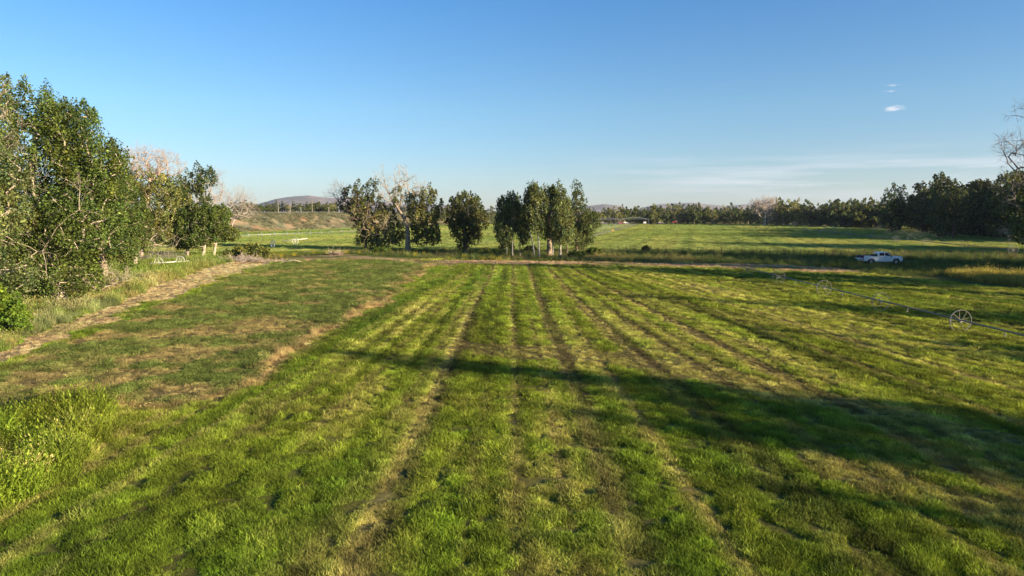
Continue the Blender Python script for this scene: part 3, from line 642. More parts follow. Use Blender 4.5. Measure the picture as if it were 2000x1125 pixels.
ms = tree_meshes(53, [(0, 0, -.1), L.pt(797, 460), L.pt(796, 442), L.pt(790, 425), L.pt(776, 402)], .62,
    [L.lobe(780, 385, 12, 18), L.lobe(838, 382, 17, 16), L.lobe(845, 405, 20, 26), L.lobe(830, 440, 30, 30), L.lobe(815, 420, 22, 24), L.lobe(835, 465, 28, 18), L.lobe(808, 395, 22, 22, 3), L.lobe(768, 410, 12, 20, 3)],
    180, 58, .62, .85, .25, (.115, .125, .030), M_BARK, .38,
    dead=([L.lobe(748, 362, 12, 22), L.lobe(783, 352, 12, 20), L.lobe(797, 348, 9, 20), L.lobe(810, 372, 20, 12), L.lobe(760, 385, 14, 12), L.lobe(780, 380, 12, 24)], 40, [L.pt(790, 425), L.pt(776, 402), L.pt(770, 392)], .045, .26, 1.8, .45), dead_m=M_PALE, r_tip=.025)
plant_tree('cottonwood_tree', ms, L.loc, 'twisted tree with a bare thick trunk and whitish dead forks standing above its leaves')
L = Loc(909, 492)
ms = tree_meshes(54, [(0, 0, -.1), L.pt(908, 470), L.pt(908, 440), L.pt(912, 405)], .5,
    [L.lobe(912, 408, 34, 30), L.lobe(890, 425, 20, 26), L.lobe(932, 430, 22, 28), L.lobe(910, 445, 34, 24), L.lobe(903, 472, 15, 16), L.lobe(925, 464, 18, 12), L.lobe(905, 390, 26, 14)],
    210, 60, .62, .85, .25, (.088, .10, .030), M_DARKW, .36, r_tip=.025)
plant_tree('cottonwood_tree', ms, L.loc, 'dark rounded tree standing alone between the dead topped tree and the clump of aspens')
ASP = [  # foot px,py, trunk radius, white bark?, top py, crown lobes, label
 (990, 499, .11, 1, [(984, 405, 14, 24), (980, 440, 14, 34), (990, 420, 12, 30)], 'short leaning aspen with a thin white stem at the left end of the clump'),
 (1001, 500, .12, 1, [(1000, 400, 11, 24), (1006, 425, 14, 32), (988, 458, 13, 20)], 'aspen with a straight thin white stem, second from the left end of the clump'),
 (1016, 499, .10, 0, [(1016, 402, 12, 22), (1018, 435, 15, 34), (1024, 465, 12, 12)], 'slim greyish aspen between the two left white stems and the curved white stem'),
 (1043, 501, .15, 1, [(1036, 390, 12, 24), (1030, 420, 13, 26), (1040, 372, 10, 10)], 'aspen whose white stem curves left into the middle of the clump'),
 (1053, 501, .16, 1, [(1046, 382, 12, 20), (1056, 405, 14, 26), (1050, 438, 14, 18), (1036, 415, 10, 20)], 'tall aspen with a straight white stem just left of the thick brown trunk'),
 (1073, 499, .50, 2, [(1070, 382, 11, 18), (1062, 400, 13, 28), (1080, 420, 16, 34), (1072, 448, 20, 20), (1088, 462, 12, 14)], 'cottonwood with the thick brown trunk in the middle of the aspen clump'),
 (1079, 500, .12, 1, [(1088, 400, 11, 30), (1080, 378, 8, 14)], 'thin white stemmed aspen touching the right side of the thick brown trunk'),
 (1094, 501, .20, 1, [(1096, 372, 9, 18), (1094, 400, 16, 26), (1100, 430, 19, 30), (1096, 460, 18, 18)], 'tallest aspen of the clump, with a bright white stem right of the thick trunk'),
 (1107, 496, .14, 3, [(1108, 430, 12, 30), (1112, 455, 12, 20), (1106, 405, 9, 20)], 'dark stemmed tree between the bright white stem and the right end of the clump'),
 (1126, 493, .24, 2, [(1125, 370, 8, 16), (1127, 395, 15, 22), (1132, 425, 22, 30), (1148, 435, 20, 24), (1132, 464, 26, 20)], 'broad pointed tree at the right end of the clump, bulging over the field'),
]
for i, (px, py, r, kind, lobes, lab) in enumerate(ASP):
    L = Loc(px, py); rng = random.Random(i); top = min(l[1] - l[3] * .3 for l in lobes); cx = lobes[0][0]
    tr = [(0, 0, -.1), L.pt(px + (cx - px) * .1, py - 22), L.pt(px + (cx - px) * .45 + rng.uniform(-1, 1), py - 52), L.pt(cx, top + 8)]
    if i == 3: tr = [(0, 0, -.1), L.pt(1041, 478), L.pt(1036, 458), L.pt(1028, 436), L.pt(1032, 380)]
    n = 30 + int(sum(l[2] * l[3] for l in lobes) * .07)
    ms = tree_meshes(60 + i, tr, r, [L.lobe(a, b_, c * 1.06, d, rng.uniform(-1.2, 1.2)) for a, b_, c, d in lobes], n, 52, .52, .85, .21, (POP if i % 3 else (.085, .11, .032)), [0, M_ASPEN, M_BARK, M_DARKW][kind] if kind else M_GREYW, .36, r_tip=.014, wander=.08, upright=.8, )
    plant_tree('aspen_tree' if kind in (0, 1) else 'cottonwood_tree', ms, L.loc, lab, 'tree')
for i, (px, py, w, h, lab) in enumerate([(1128, 503, 15, 9, 'low green bush at the foot of the broad pointed tree'), (1160, 497, 14, 9, 'small bush in the weeds right of the aspen clump'), (1261, 492, 5, 8, 'small lone dark bush on the edge of the far field right of the clump'),
        (745, 494, 20, 8, 'bright green bush at the foot of the full olive green tree'), (1035, 492, 12, 8, 'dark brushy undergrowth between the aspen stems'), (990, 490, 13, 14, 'dark shrub behind the two left white stems')]):
    L = Loc(px, py); dk = 'dark' in lab
    ms = tree_meshes(80 + i, [(0, 0, -.1), L.pt(px, py - h * .6)], .05, [L.lobe(px, py - h * .55, w, h * .6)], 22, 60, .5, .4, .22, (.045, .06, .02) if dk else (.09, .13, .02), M_BARK, .3, r_tip=.01, step=.4)
    plant_tree('shrub', ms, L.loc, lab, 'bush')

# --- big half dead tree at the right edge, foot just outside the frame
L = Loc(2075, 540)
ms = tree_meshes(91, [(0, 0, -.2), L.pt(2062, 480), L.pt(2045, 400), L.pt(2055, 300), L.pt(2060, 230)], .6,
    [L.lobe(1990, 400, 35, 45), L.lobe(2050, 380, 60, 60), L.lobe(1978, 362, 22, 22), L.lobe(2110, 340, 80, 100), L.lobe(2000, 440, 22, 20), L.lobe(2090, 440, 70, 40)],
    220, 60, .75, .85, .22, (.075, .09, .03), M_DARKW, .4,
    dead=([L.lobe(1955, 285, 30, 22, 0, 20), L.lobe(1990, 300, 40, 40), L.lobe(1978, 222, 20, 14, 0, 20), L.lobe(1998, 195, 14, 8, 0, 10), L.lobe(2060, 220, 60, 50), L.lobe(1985, 345, 30, 25), L.lobe(1965, 385, 25, 25)], 120, [L.pt(2045, 400), L.pt(2040, 330), L.pt(2050, 260)], .030, .34, 1.3, .1), dead_m=M_GREYW, r_tip=.03)
plant_tree('cottonwood_tree', ms, L.loc, 'half dead dark tree at the right edge reaching bare crooked branches into the sky')

# --- reusable crowns for the tree lines
def proto(seed, h, w, col, barkm, n=52, per=44, size=.62, lobes=None, dead=None):
    rng = np.random.default_rng(seed)
    lb = lobes or [(rng.normal(0, w * .16), rng.normal(0, w * .16), h * z, w * r, w * r, h * .17) for z, r in ((.20, .50), (.36, .54), (.54, .50), (.70, .40), (.84, .24), (.45, .46))]
    return tree_meshes(seed, [(0, 0, -.4), (rng.normal(0, .3), 0, h * .3), (rng.normal(0, .6), 0, h * .62), (0, 0, h * .86)], h * .018, lb, n, per, w * .105, h * .075, size, col, barkm, .36, r_tip=.05, step=1.6, dead=dead)
PR = [proto(100 + i, 14, w, c, b_, size=s_) for i, (w, c, b_, s_) in enumerate([(10, COT, M_BARK, .6), (9, COT2, M_PALE, .55), (11, (.085, .105, .042), M_DARKW, .65), (9, (.18, .19, .065), M_PALE, .5), (10, (.11, .13, .055), M_BARK, .6), (12, (.098, .125, .038), M_BARK, .65)])]
PR_TALL = [proto(120 + i, 20, w, c, b_, 95, 58, .54) for i, (w, c, b_) in enumerate([(14, (.075, .095, .026), M_BARK), (15, (.062, .08, .028), M_DARKW), (13, (.10, .115, .032), M_PALE)])]
PR_CON = [tree_meshes(130 + i, [(0, 0, -.4), (0, 0, 8), (0, 0, 14)], .2, [(0, 0, 4, 2.4, 2.4, 3), (0, 0, 7.5, 1.9, 1.9, 3), (0, 0, 11, 1.2, 1.2, 3)], 36, 34, .8, .9, .5, c, M_BARK, .3, r_tip=.04, step=2) for i, c in enumerate([(.06, .08, .035), (.085, .098, .05)])]

base_line = [(1150, 438), (1300, 437.5), (1450, 438), (1500, 441), (1560, 443), (1700, 444.5), (1760, 445), (1800, 451), (1850, 457), (1900, 462), (2000, 467), (2200, 478)]
top_line = [(1150, 412), (1165, 408), (1200, 403), (1260, 402), (1310, 399), (1360, 402), (1420, 403), (1470, 401), (1485, 404), (1520, 388), (1545, 386), (1560, 396), (1580, 391), (1610, 397), (1650, 392), (1700, 388), (1740, 386), (1770, 392), (1800, 371), (1825, 360), (1865, 360), (1885, 366), (1920, 350), (1960, 346), (2000, 340), (2200, 320)]
rng = random.Random(5); k = 0
BEHIND = 'tree line closing the far field'
USED = {}
def uniq(lab):
    n = USED.get(lab, 0); USED[lab] = n + 1
    return lab if n == 0 else ['first', 'second', 'third', 'fourth', 'fifth', 'sixth', 'seventh', 'eighth'][min(n, 7)] + ' ' + lab
def nearest_words(px):
    for a, w in ((1180, "behind the arched span"), (1240, "above the red machinery"), (1300, "right of the arched span"), (1400, "over the field's middle"), (1475, "left of the dead tree"),
                 (1560, "right of the dead tree"), (1650, "left of the pickup"), (1760, 'above the white pickup'), (1810, "where it steps up"), (1880, "behind the sprinkler jets"), (3000, 'near the right edge')):
        if px < a: return w
for row, (dpx, yoff, hh) in enumerate([(18, 0, .95), (21, 12, 1.05), (26, 28, 1.08)]):
    px = 1150 + row * 9
    while px < 2160:
        by = np.interp(px, [a for a, _ in base_line], [b_ for _, b_ in base_line]); ty = np.interp(px, [a for a, _ in top_line], [b_ for _, b_ in top_line])
        x0, y0 = G(px, by); y1 = y0 + yoff + rng.uniform(-4, 4); x1 = at_dist(px, y1); h = zpix(ty, y1) * hh * rng.uniform(.80, 1.07)
        tall = px > 1775; pool = PR_TALL if tall else PR; j = rng.randrange(len(pool)); sc_ = h / (20 if tall else 14)
        if row == 0 and 1478 < px < 1506: px += 12; continue
        look = (['mid green', 'dark green', 'olive green'] if tall else ['deep green', 'olive green', 'dark', 'pale yellowish green', 'greyish green', 'wide deep green'])[j]
        deep = ['front row', 'middle row', 'back row'][row]
        plant_tree('cottonwood_tree', pool[j], (x1, y1, 0), uniq(f'{look} cottonwood, {deep} of far tree line, {nearest_words(px)}'), 'tree', BEHIND, rng.uniform(0, 6.28), sc_ * rng.uniform(.85, 1.1), sc_); k += 1
        px += (dpx * (1.35 if tall else 1)) * rng.uniform(.7, 1.3)
L = Loc(1494, 442)
ms = tree_meshes(141, [(0, 0, -.2), L.pt(1494, 425), L.pt(1492, 410)], .7, [], 0, 0, 0, 0, 0, COT, M_PALE, dead=([L.lobe(1485, 408, 15, 14), L.lobe(1502, 404, 12, 14), L.lobe(1494, 400, 14, 8), L.lobe(1500, 425, 10, 10)], 90, [(0, 0, 1), L.pt(1494, 425), L.pt(1493, 412)], .11, .6, 3.0, .5), dead_m=M_DEAD)
plant_tree('dead_tree', ms, L.loc, 'big pale dead tree standing in front of the far tree line')

# --- trees on the bench on the left, behind the bank
rng = random.Random(9)
BT = [(470, 391, 0), (485, 397, 0), (500, 396, 0), (520, 396, 0), (533, 393, 2), (546, 390, 2), (560, 392, 2), (582, 397, 1), (594, 393, 2), (606, 398, 1), (618, 392, 1), (632, 396, 1), (646, 399, 1), (658, 392, 2), (674, 399, 1), (690, 398, 1), (462, 396, 0), (478, 394, 0), (492, 395, 0), (508, 398, 0), (528, 399, 0), (540, 384, 2), (553, 386, 2), (566, 398, 0), (575, 387, 2), (588, 391, 2), (600, 388, 2), (612, 393, 1), (625, 398, 1), (640, 396, 1), (652, 394, 3), (668, 396, 2), (680, 398, 1), (700, 402, 1), (760, 400, 1), (790, 402, 1), (858, 402, 1), (872, 400, 1), (960, 404, 1), (850, 398, 2)]
cntb = {}
BT.sort()
for i, (px, ty, kd) in enumerate(BT):
    y = 440 + rng.uniform(-25, 30); x = at_dist(px, y); z0 = Z(x, y); h = zpix(ty, y) - z0
    pool = PR_CON if kd == 2 else PR; j = rng.randrange(2) if kd == 2 else (3 if kd == 3 else rng.randrange(6)); sc_ = h / (16.0 if kd == 2 else 14)
    where = 'above the left end of the bank' if px < 500 else 'above the bank before the grey hill' if px < 700 else 'glimpsed behind the centre trees'
    nm, lk = (('poplar_tree', 'narrow dark pointed tree') if kd == 2 else ('cottonwood_tree', 'small bushy green tree'))
    order = ['first', 'second', 'third', 'fourth', 'fifth', 'sixth', 'seventh', 'eighth', 'ninth', 'tenth', 'eleventh', 'twelfth', 'thirteenth', 'fourteenth', 'fifteenth', 'sixteenth', 'seventeenth', 'eighteenth'][cntb.setdefault((lk, where), 0)]; cntb[(lk, where)] += 1
    plant_tree(nm, pool[j], (x, y, z0), f'{order} {lk} from the left, {where}', 'tree', 'trees on the terrace behind the bank', rng.uniform(0, 6.28), sc_ * (1.1 if kd == 2 else 1.35), sc_)

# --- grove beyond the right edge of the frame, whose long shadows cross both fields
rng = random.Random(21)
TANEL = math.tan(R(SUN_EL))
def shade_tree(px, py, h, w=1., j=None, back=0.):
    """a tree whose shadow tip falls on the ground at image point (px,py)"""
    x, y = G(px, py); d = (h / TANEL) + back; x += SUN_XY[0] * d; y += SUN_XY[1] * d
    jj = rng.randrange(3) if j is None else j; s_ = h / 20
    plant_tree('cottonwood_tree', PR_TALL[jj], (x, y, 0), shade_label(), 'tree', 'cottonwoods beyond the right edge', rng.uniform(0, 6.28), s_ * w, s_)
SHADE = [(750, 690, 21, .50), (960, 708, 22, .42), (1150, 732, 21, .60), (1330, 785, 20, .5), (1420, 905, 18, .5), (1000, 770, 20, .28), (1320, 502, 22, 1.0),
         (870, 512, 23, .6), (1300, 527, 18, .45), (1480, 592, 19, .6), (1080, 570, 20, .28), (1620, 668, 17, .34), (1330, 545, 16, .25), (1450, 640, 14, .25),
         (1140, 490.5, 20, 1.), (1230, 494, 20, 1.2), (1380, 500, 20, 1.3), (1430, 505, 20, 1.3), (1480, 511, 19, 1.3), (1530, 517, 18, 1.2),
         (1300, 472.3, 20, .7), (1400, 476.5, 20, 1.3), (1500, 479, 20, 1.3), (1600, 482, 19, 1.2), (1330, 458.3, 20, .8), (1430, 460.5, 20, 1.2), (1540, 463, 20, 1.2),
         (1370, 474.5, 20, 1.0), (1460, 478.5, 20, 1.2), (1560, 484.2, 20, 1.5), (1380, 450, 20, 1.0), (1460, 452, 20, 1.2), (1540, 454.5, 20, 1.2), (1350, 449, 20, .8), (1420, 450.5, 20, 1.3), (1500, 452, 20, 1.3), (1580, 453.5, 20, 1.3), (1450, 447, 20, 1.0)]
ORD = ['first', 'second', 'third', 'fourth', 'fifth', 'sixth', 'seventh', 'eighth', 'ninth', 'tenth', 'eleventh', 'twelfth', 'thirteenth', 'fourteenth', 'fifteenth', 'sixteenth', 'seventeenth', 'eighteenth', 'nineteenth', 'twentieth']
SHADE.sort(key=lambda q: -q[1] + q[0] * 1e-4)
def shade_label():
    n = shade_label.n = getattr(shade_label, 'n', 0) + 1
    return f"{(ORD + ['twenty ' + w for w in ORD[:9]] + ['thirtieth'] + ['thirty ' + w for w in ORD[:9]] + ['fortieth'] + ['forty ' + w for w in ORD[:9]])[n - 1]} shadow casting cottonwood beyond the right edge, counting away from the camera"
for a in SHADE: shade_tree(*a)

# ------------------------------------------------------------------ the near wheel line
def copy_tree(o, parent=None):
    c = o.copy(); C.objects.link(c); c.parent = parent
    for ch in list(o.children): copy_tree(ch, c)
    return c
AX = 30.3; HUB = .74
wl = empty('wheel_line', (AX, 90, 0), 0, 'long grey irrigation pipe on spoked wheels crossing the right side of the hay field', 'wheel line')
y_end = G(1430, 530)[1]
mb = MB(); mb.tube((0, y_end - 90 - 1, HUB + .12), (0, -70, HUB), .052, .052, 10); mb.build('pipe', M_ALU, wl, None, True)
def make_wheel(parent, y, xo, rim_m, R_=.74):
    w = bpy.data.objects.new('wheel', MB().tube((0, -.12, 0), (0, .12, 0), .11, .11, 12).build('tmp', M_RIM).data)
    bpy.data.objects.remove(bpy.data.objects['tmp']); C.objects.link(w); w.parent = parent; w.location = (xo, y, HUB)
    w.data.name = 'wheel_hub'
    MB().ring((0, 0, 0), (0, 1, 0), R_, .08, .024, 40).build('rim', rim_m, w)
    for k in range(9):
        a = 2 * math.pi * k / 9 + .25
        MB().tube((math.cos(a) * .1, .09 * (-1) ** k, math.sin(a) * .1), (math.cos(a) * (R_ - .02), .03 * (-1) ** k, math.sin(a) * (R_ - .02)), .010, .009, 5).build('spoke', M_WOODY, w)
    return w
M_WOODY = simple('tan_steel_spokes', (.40, .36, .24), .6, .2, .3, 6)
ys = [35.2, 45.6, 55.6, 65.9, 77.3, 87.5]
w0 = make_wheel(wl, ys[0] - 90, 0, M_RIM)
for yy in ys[1:]:
    c = copy_tree(w0, wl); c.location = (0, yy - 90, HUB); c.rotation_euler = (0, yy * 1.3, 0)
mb = MB()
for yy in np.arange(31, 92, 5.2): mb.tube((0, yy - 90, HUB - .28), (0, yy - 90, HUB + .1), .03, .03, 6); mb.tube((-.08, yy - 90, HUB - .30), (.10, yy - 90, HUB - .26), .035, .02, 6)
o = mb.build('sprinkler_heads', M_ALU, wl); o['kind'] = 'stuff'

# toppled short length with two wheels, by the left trees
L = Loc(335, 520)
wf = empty('wheel_line_section', (L.x, L.y, .25), 0, 'short white pipe with two hoop wheels lying in the grass under the left trees', 'wheel line section')
p0 = Vector((L.X(301), -1.0, .25)); p1 = Vector((L.X(361), 1.4, .45)); MB().tube(p0, p1, .10, .10, 10).build('pipe', M_WHITEPIPE, wf, None, True)
for tt in (.22, .78):
    w = empty('wheel', tuple(p0.lerp(p1, tt))); w.parent = wf; del_ = None
    MB().ring((0, 0, 0), (.25, 1, .1), .80, .07, .05, 36).build('rim', M_WHITEPIPE, w)
    for k in range(8):
        a = 2 * math.pi * k / 8 + .3; MB().tube((0, 0, 0), (math.cos(a) * .78, -.2 * math.cos(a), math.sin(a) * .78), .022, .018, 5).build('spoke', M_WHITEPIPE, w)
# two more in the field behind the brush
L = Loc(590, 478)
wg = empty('wheel_line_section', L.loc, 0, 'white pipe on a hoop wheel left standing in the field below the bank', 'wheel line section')
MB().tube((L.X(555), -.8, 1.0), (L.X(599), .8, 1.5), .07, .07, 8).build('pipe', M_WHITEPIPE, wg, None, True)
w = empty('wheel', (L.X(577), 0, .85)); w.parent = wg; MB().ring((0, 0, 0), (.3, 1, 0), .85, .09, .05, 32).build('rim', M_WHITEPIPE, w)
for k in range(8): a = 2 * math.pi * k / 8; MB().tube((0, 0, 0), (math.cos(a) * .82, 0, math.sin(a) * .82), .025, .02, 5).build('spoke', M_WHITEPIPE, w)
L = Loc(533, 484)
wh = empty('irrigation_wheel', L.loc, 0, 'white hoop wheel standing by itself in the field behind the leafy bush', 'wheel')
MB().ring((0, 0, .9), (.9, 1, 0), .9, .14, .06, 32).build('rim', M_WHITEPIPE, wh)
for k in range(8): a = 2 * math.pi * k / 8; MB().tube((0, 0, .9), (math.cos(a) * .62, -math.cos(a) * .56, .9 + math.sin(a) * .85), .02, .02, 5).build('spoke', M_WHITEPIPE, wh)

# far wheel lines and their spray
M_SPRAY, t, b = mat_new('water_spray')
out = t.nodes['Material Output']; df = t.nodes.new('ShaderNodeBsdfDiffuse'); df.inputs[0].default_value = (.85, .88, .9, 1); tl = t.nodes.new('ShaderNodeBsdfTranslucent'); tl.inputs[0].default_value = (.9, .92, .95, 1)
m1 = t.nodes.new('ShaderNodeMixShader'); t.links.new(df.outputs[0], m1.inputs[1]); t.links.new(tl.outputs[0], m1.inputs[2]); t.links.new(m1.outputs[0], out.inputs['Surface'])
def spray(name, pts, n, spread, size, label, seed):
    """droplets along an arc: pts = (x,y,z) control points"""
    rng = np.random.default_rng(seed); P = np.array(pts); t_ = rng.uniform(0, 1, n) ** .8; s = t_ * (len(P) - 1); i = np.minimum(s.astype(int), len(P) - 2); f_ = (s - i)[:, None]
    q = P[i] * (1 - f_) + P[i + 1] * f_ + rng.normal(0, 1, (n, 3)) * (spread * (.15 + t_[:, None] * 1.2)); q[:, 2] = np.maximum(q[:, 2], .05)
    a = rng.normal(0, 1, (n, 3)); a /= np.linalg.norm(a, axis=1, keepdims=True); b_ = np.cross(a, rng.normal(0, 1, (n, 3))); b_ /= np.linalg.norm(b_, axis=1, keepdims=True)
    sz = size * rng.uniform(.5, 1.3, (n, 1)); V = np.stack([q, q + a * sz, q + b_ * sz], 1).reshape(-1, 3)
    o = link(name, mesh_np(name, V, np.arange(n * 3).reshape(-1, 3), M_SPRAY)); tag(o, label, 'water spray', None, 'stuff'); return o
def arc(x, y, dx, dy, h, n=7, z0=.9):
    return [(x + dx * t, y + dy * t, z0 * (1 - t) + 4 * h * t * (1 - t)) for t in np.linspace(0, 1, n)]
# right hand one: runs from near the fence away to the left
A = Vector((*G(1978, 498), 0)); B = Vector((*G(1560, 452), 0))
wr = empty('wheel_line', tuple(A), 0, 'running wheel line throwing water over the shaded part of the far field', 'wheel line'); D = B - A
MB().tube((0, 0, 1.0), (D.x, D.y, 1.0), .07, .07, 8).build('pipe', M_ALU, wr, None, True)
ax = D.normalized()
first = None
for k in range(9):
    p = D * (k / 8.6)
    w = empty('wheel', (p.x, p.y, .95)); w.parent = wr
    MB().ring((0, 0, 0), tuple(ax), .9, .12, .05, 24).build('rim', M_RIM, w)
    for q in range(4):
        a = math.pi * q / 4; e = ax.orthogonal().normalized(); g_ = ax.cross(e); v = (e * math.cos(a) + g_ * math.sin(a)) * .88; MB().tube(-v, v, .03, .03, 4).build('spoke', M_RIM, w)
for i, (px, py, dx, dy, h, n) in enumerate([(1975, 497, .8, 6, 5.2, 4200), (1930, 489, 10, -4, 2.6, 900), (1885, 484, -9, 6, 3.4, 1100), (1850, 479, -13, 5, 3.6, 1100), (1790, 474, -8, 6, 3., 1800), (1770, 474, 8, 5, 2.6, 1300), (1700, 466, 9, 6, 4.2, 1500), (1660, 463, -8, 6, 3.6, 1500), (1600, 457, 10, 6, 3., 900)]):
    x, y = G(px, py); spray('water_spray', arc(x, y, dx, dy, h * .8), int(n * .5), .6, .032 * (y / 150), 'fine white sprinkler spray over the shaded right part of the far field', 300 + i)
# left hand one with the yellow mover, running away behind the aspen clump
A = Vector((*G(1145, 470), 0)); B = Vector((*G(1245, 441), 0)); D = B - A; ax = D.normalized()
wm = empty('wheel_line', tuple(A), 0, 'misty wheel line with a yellow mover running away right of the aspen clump', 'wheel line')
MB().tube((0, 0, 1.0), (D.x, D.y, 1.0), .08, .08, 8).build('pipe', M_ALU, wm, None, True)
for k in range(14):
    p = D * ((k + .5) / 14); w = empty('wheel', (p.x, p.y, .95)); w.parent = wm; MB().ring((0, 0, 0), tuple(ax), .92, .16, .06, 20).build('rim', M_ALU, w)
    e = ax.orthogonal().normalized(); g_ = ax.cross(e)
    for q in range(3): a = math.pi * q / 3; v = (e * math.cos(a) + g_ * math.sin(a)) * .9; MB().tube(-v, v, .035, .035, 4).build('spoke', M_ALU, w)
p = (Vector((*G(1197, 454), 0)) - A); M_YEL = simple('yellow_paint', (.75, .45, .03), .4, 0, .15, 3)
mv = MB(); mv.box((p.x, p.y, 1.05), (1.7, 1.0, .6)); mv.box((p.x - .2, p.y, 1.45), (.9, .8, .3)); mv.tube((p.x - .7, p.y - .6, .4), (p.x - .7, p.y + .6, .4), .4, .4, 12); mv.tube((p.x + .7, p.y - .6, .4), (p.x + .7, p.y + .6, .4), .4, .4, 12); mv.v = [(p.x + (a - p.x) * .6, p.y + (b_ - p.y) * .6, .3 + c * .6) for a, b_, c in mv.v]; mv.build('mover', M_YEL, wm, None, False, .05)
for i in range(10):
    p = A + D * ((i + .4) / 10); sc_ = p.y / 250
    spray('water_spray', arc(p.x, p.y, -9 * sc_, 2, 1.6), 600, .9 * sc_, .06 * sc_, 'thin haze of sprinkler spray beside the yellow mover', 340 + i)
for i, (px, py) in enumerate([(1510, 443), (1535, 444), (1575, 445), (1480, 441)]):
    x, y = G(px, py); spray('water_spray', arc(x, y, 14, 3, 1.8), 260, 1.5, .10, 'low white spray in front of the far tree line by the dead tree', 360 + i)
# thin pipe line of the left field, under the bank
A = Vector((*G(440, 467), 0)); B = Vector((*G(712, 456), 0)); D = B - A; ax = D.normalized()
wn = empty('wheel_line', tuple(A), 0, 'thin pale wheel line far across the field below the sagebrush bank', 'wheel line'); MB().tube((0, 0, 1.0), (D.x, D.y, 1.0), .06, .06, 8).build('pipe', M_METAL, wn, None, True)
for k in range(12):
    p = D * ((k + .5) / 12); w = empty('wheel', (p.x, p.y, .95)); w.parent = wn; MB().ring((0, 0, 0), tuple(ax), .95, .14, .05, 20).build('rim', M_METAL, w)

# ------------------------------------------------------------------ centre pivot and machinery at the far end
yP = G(1210, 437.5)[1] - 22
pv = empty('centre_pivot', (at_dist(1163, yP), yP, 0), 0, 'two arched spans of a centre pivot sprinkler in front of the far trees', 'pivot sprinkler')
mpp = yP / F
def span(x0, x1, rise):
    n = 14; top = [(x0 + (x1 - x0) * i / n, 0, 3.4 + rise * 4 * (i / n) * (1 - i / n)) for i in range(n + 1)]
    MB().path(top, .13, 6).build('span_pipe', M_METAL, pv)
    bot = [(x, 0, z - 1.1 * math.sin(math.pi * i / n)) for i, (x, _, z) in enumerate(top)]; tm = MB().path(bot, .06, 5)
    for i in range(1, n): tm.tube(top[i], bot[i], .045, .045, 4); tm.tube(top[i], bot[min(i + 1, n)], .04, .04, 4)
    tm.build('truss', M_METAL, pv)
span(0, (1212 - 1163) * mpp, 1.0); span((1212 - 1163) * mpp, (1266 - 1163) * mpp, 1.4)
for xx in (1212, 1266):
    X = (xx - 1163) * mpp; tw = MB().tube((X, 0, 3.5), (X - .3, -2, .7), .09, .09, 5).tube((X, 0, 3.5), (X + .5, 2, .7), .09, .09, 5).tube((X - .3, -2, .7), (X + .5, 2, .7), .08, .08, 5).build('tower', M_METAL, pv)
    for s in (-1, 1): MB().tube((X - .15 + s * .1, s * 2, .7), (X + .15 + s * .1, s * 2, .7), .7, .7, 16).build('wheel', simple('tyre_rubber', (.03, .03, .03), .8), tw)
M_RED = simple('faded_red_paint', (.26, .04, .03), .5, 0, .3, 2); M_TYRE = simple('black_rubber', (.025, .025, .027), .8); M_WH = simple('white_enamel', (.72, .72, .70), .35); M_GREYM = simple('grey_farm_steel', (.26, .25, .24), .6, .3, .3, 2)
def implement(px, py, w, m_, label, cat, cab=False):
    y = G(px, py)[1] - 12; x = at_dist(px, y); o = empty('farm_implement', (x, y, 0), 0, label, cat); W = w * y / F
    MB().box((0, 0, 1.1), (W, 1.6, .5)).box((-W * .2, 0, 1.6), (W * .45, 1.2, .6)).tube((W * .5, 0, .9), (W * .8, 0, .6), .1, .1).build('body', m_, o, None, False, .06)
    for sx in (-.32, .3):
        for s in (-1, 1): MB().tube((sx * W, s * .85, .55), (sx * W, s * 1.15, .55), .55, .55, 16).build('wheel', M_TYRE, o)
    if cab: MB().box((W * .15, 0, 2.1), (W * .3, 1.3, 1.1)).build('cab', m_, o, None, False, .06)
    return o
implement(1213, 438.5, 12, M_RED, 'faded red farm implement below the joint of the two pivot spans', 'farm machine'); implement(1222, 438, 8, M_WH, 'small whitish wagon just right of the red implement', 'wagon')
implement(1317, 437.6, 10, M_RED, 'dark red tractor parked by the trees right of the pivot', 'tractor', True); implement(1178, 438.4, 12, M_GREYM, 'low rusty grey implement under the left pivot span', 'farm machine')
implement(1290, 437.8, 10, M_GREYM, 'grey flat trailer just right of the pivot tower', 'trailer')
x, y = G(1259, 437.8); o = empty('water_tank', (x, y, 0), 0, 'small white tank near the right tower of the pivot', 'tank'); MB().tube((-.9, 0, 1.1), (.9, 0, 1.1), .6, .6, 20).build('tank_body', M_WH, o, None, False, .1); MB().box((0, 0, .45), (2.6, 1.4, .3)).box((-.9, 0, .2), (.2, 1.5, .4)).box((.9, 0, .2), (.2, 1.5, .4)).build('cradle', M_GREYM, o)

# utility poles on the bench
M_POLE = simple('weathered_pole', (.30, .25, .20), .9, 0, .3, 2)
for i, (px, ty, w) in enumerate([(545, 396, 'leftmost of the tall bare poles above the bank'), (568, 396, 'tall bare pole beside the narrow pointed trees'), (589, 405, 'short pale pole on the edge of the bank'), (611, 391, 'tall pole right of the short pale pole'), (643, 404, 'rightmost bare pole above the bank')]):
    y = 360.; x = at_dist(px, y); z0 = Z(x, y); o = empty('utility_pole', (x, y, z0), 0, w, 'pole'); h = zpix(ty, y) - z0
    MB().tube((0, 0, -.3), (0, 0, h), .17, .12, 8).build('post', M_POLE if i != 2 else M_METAL, o)
    if i != 2: MB().box((0, 0, h - .5), (2.0, .12, .14)).build('crossarm', M_POLE, o)
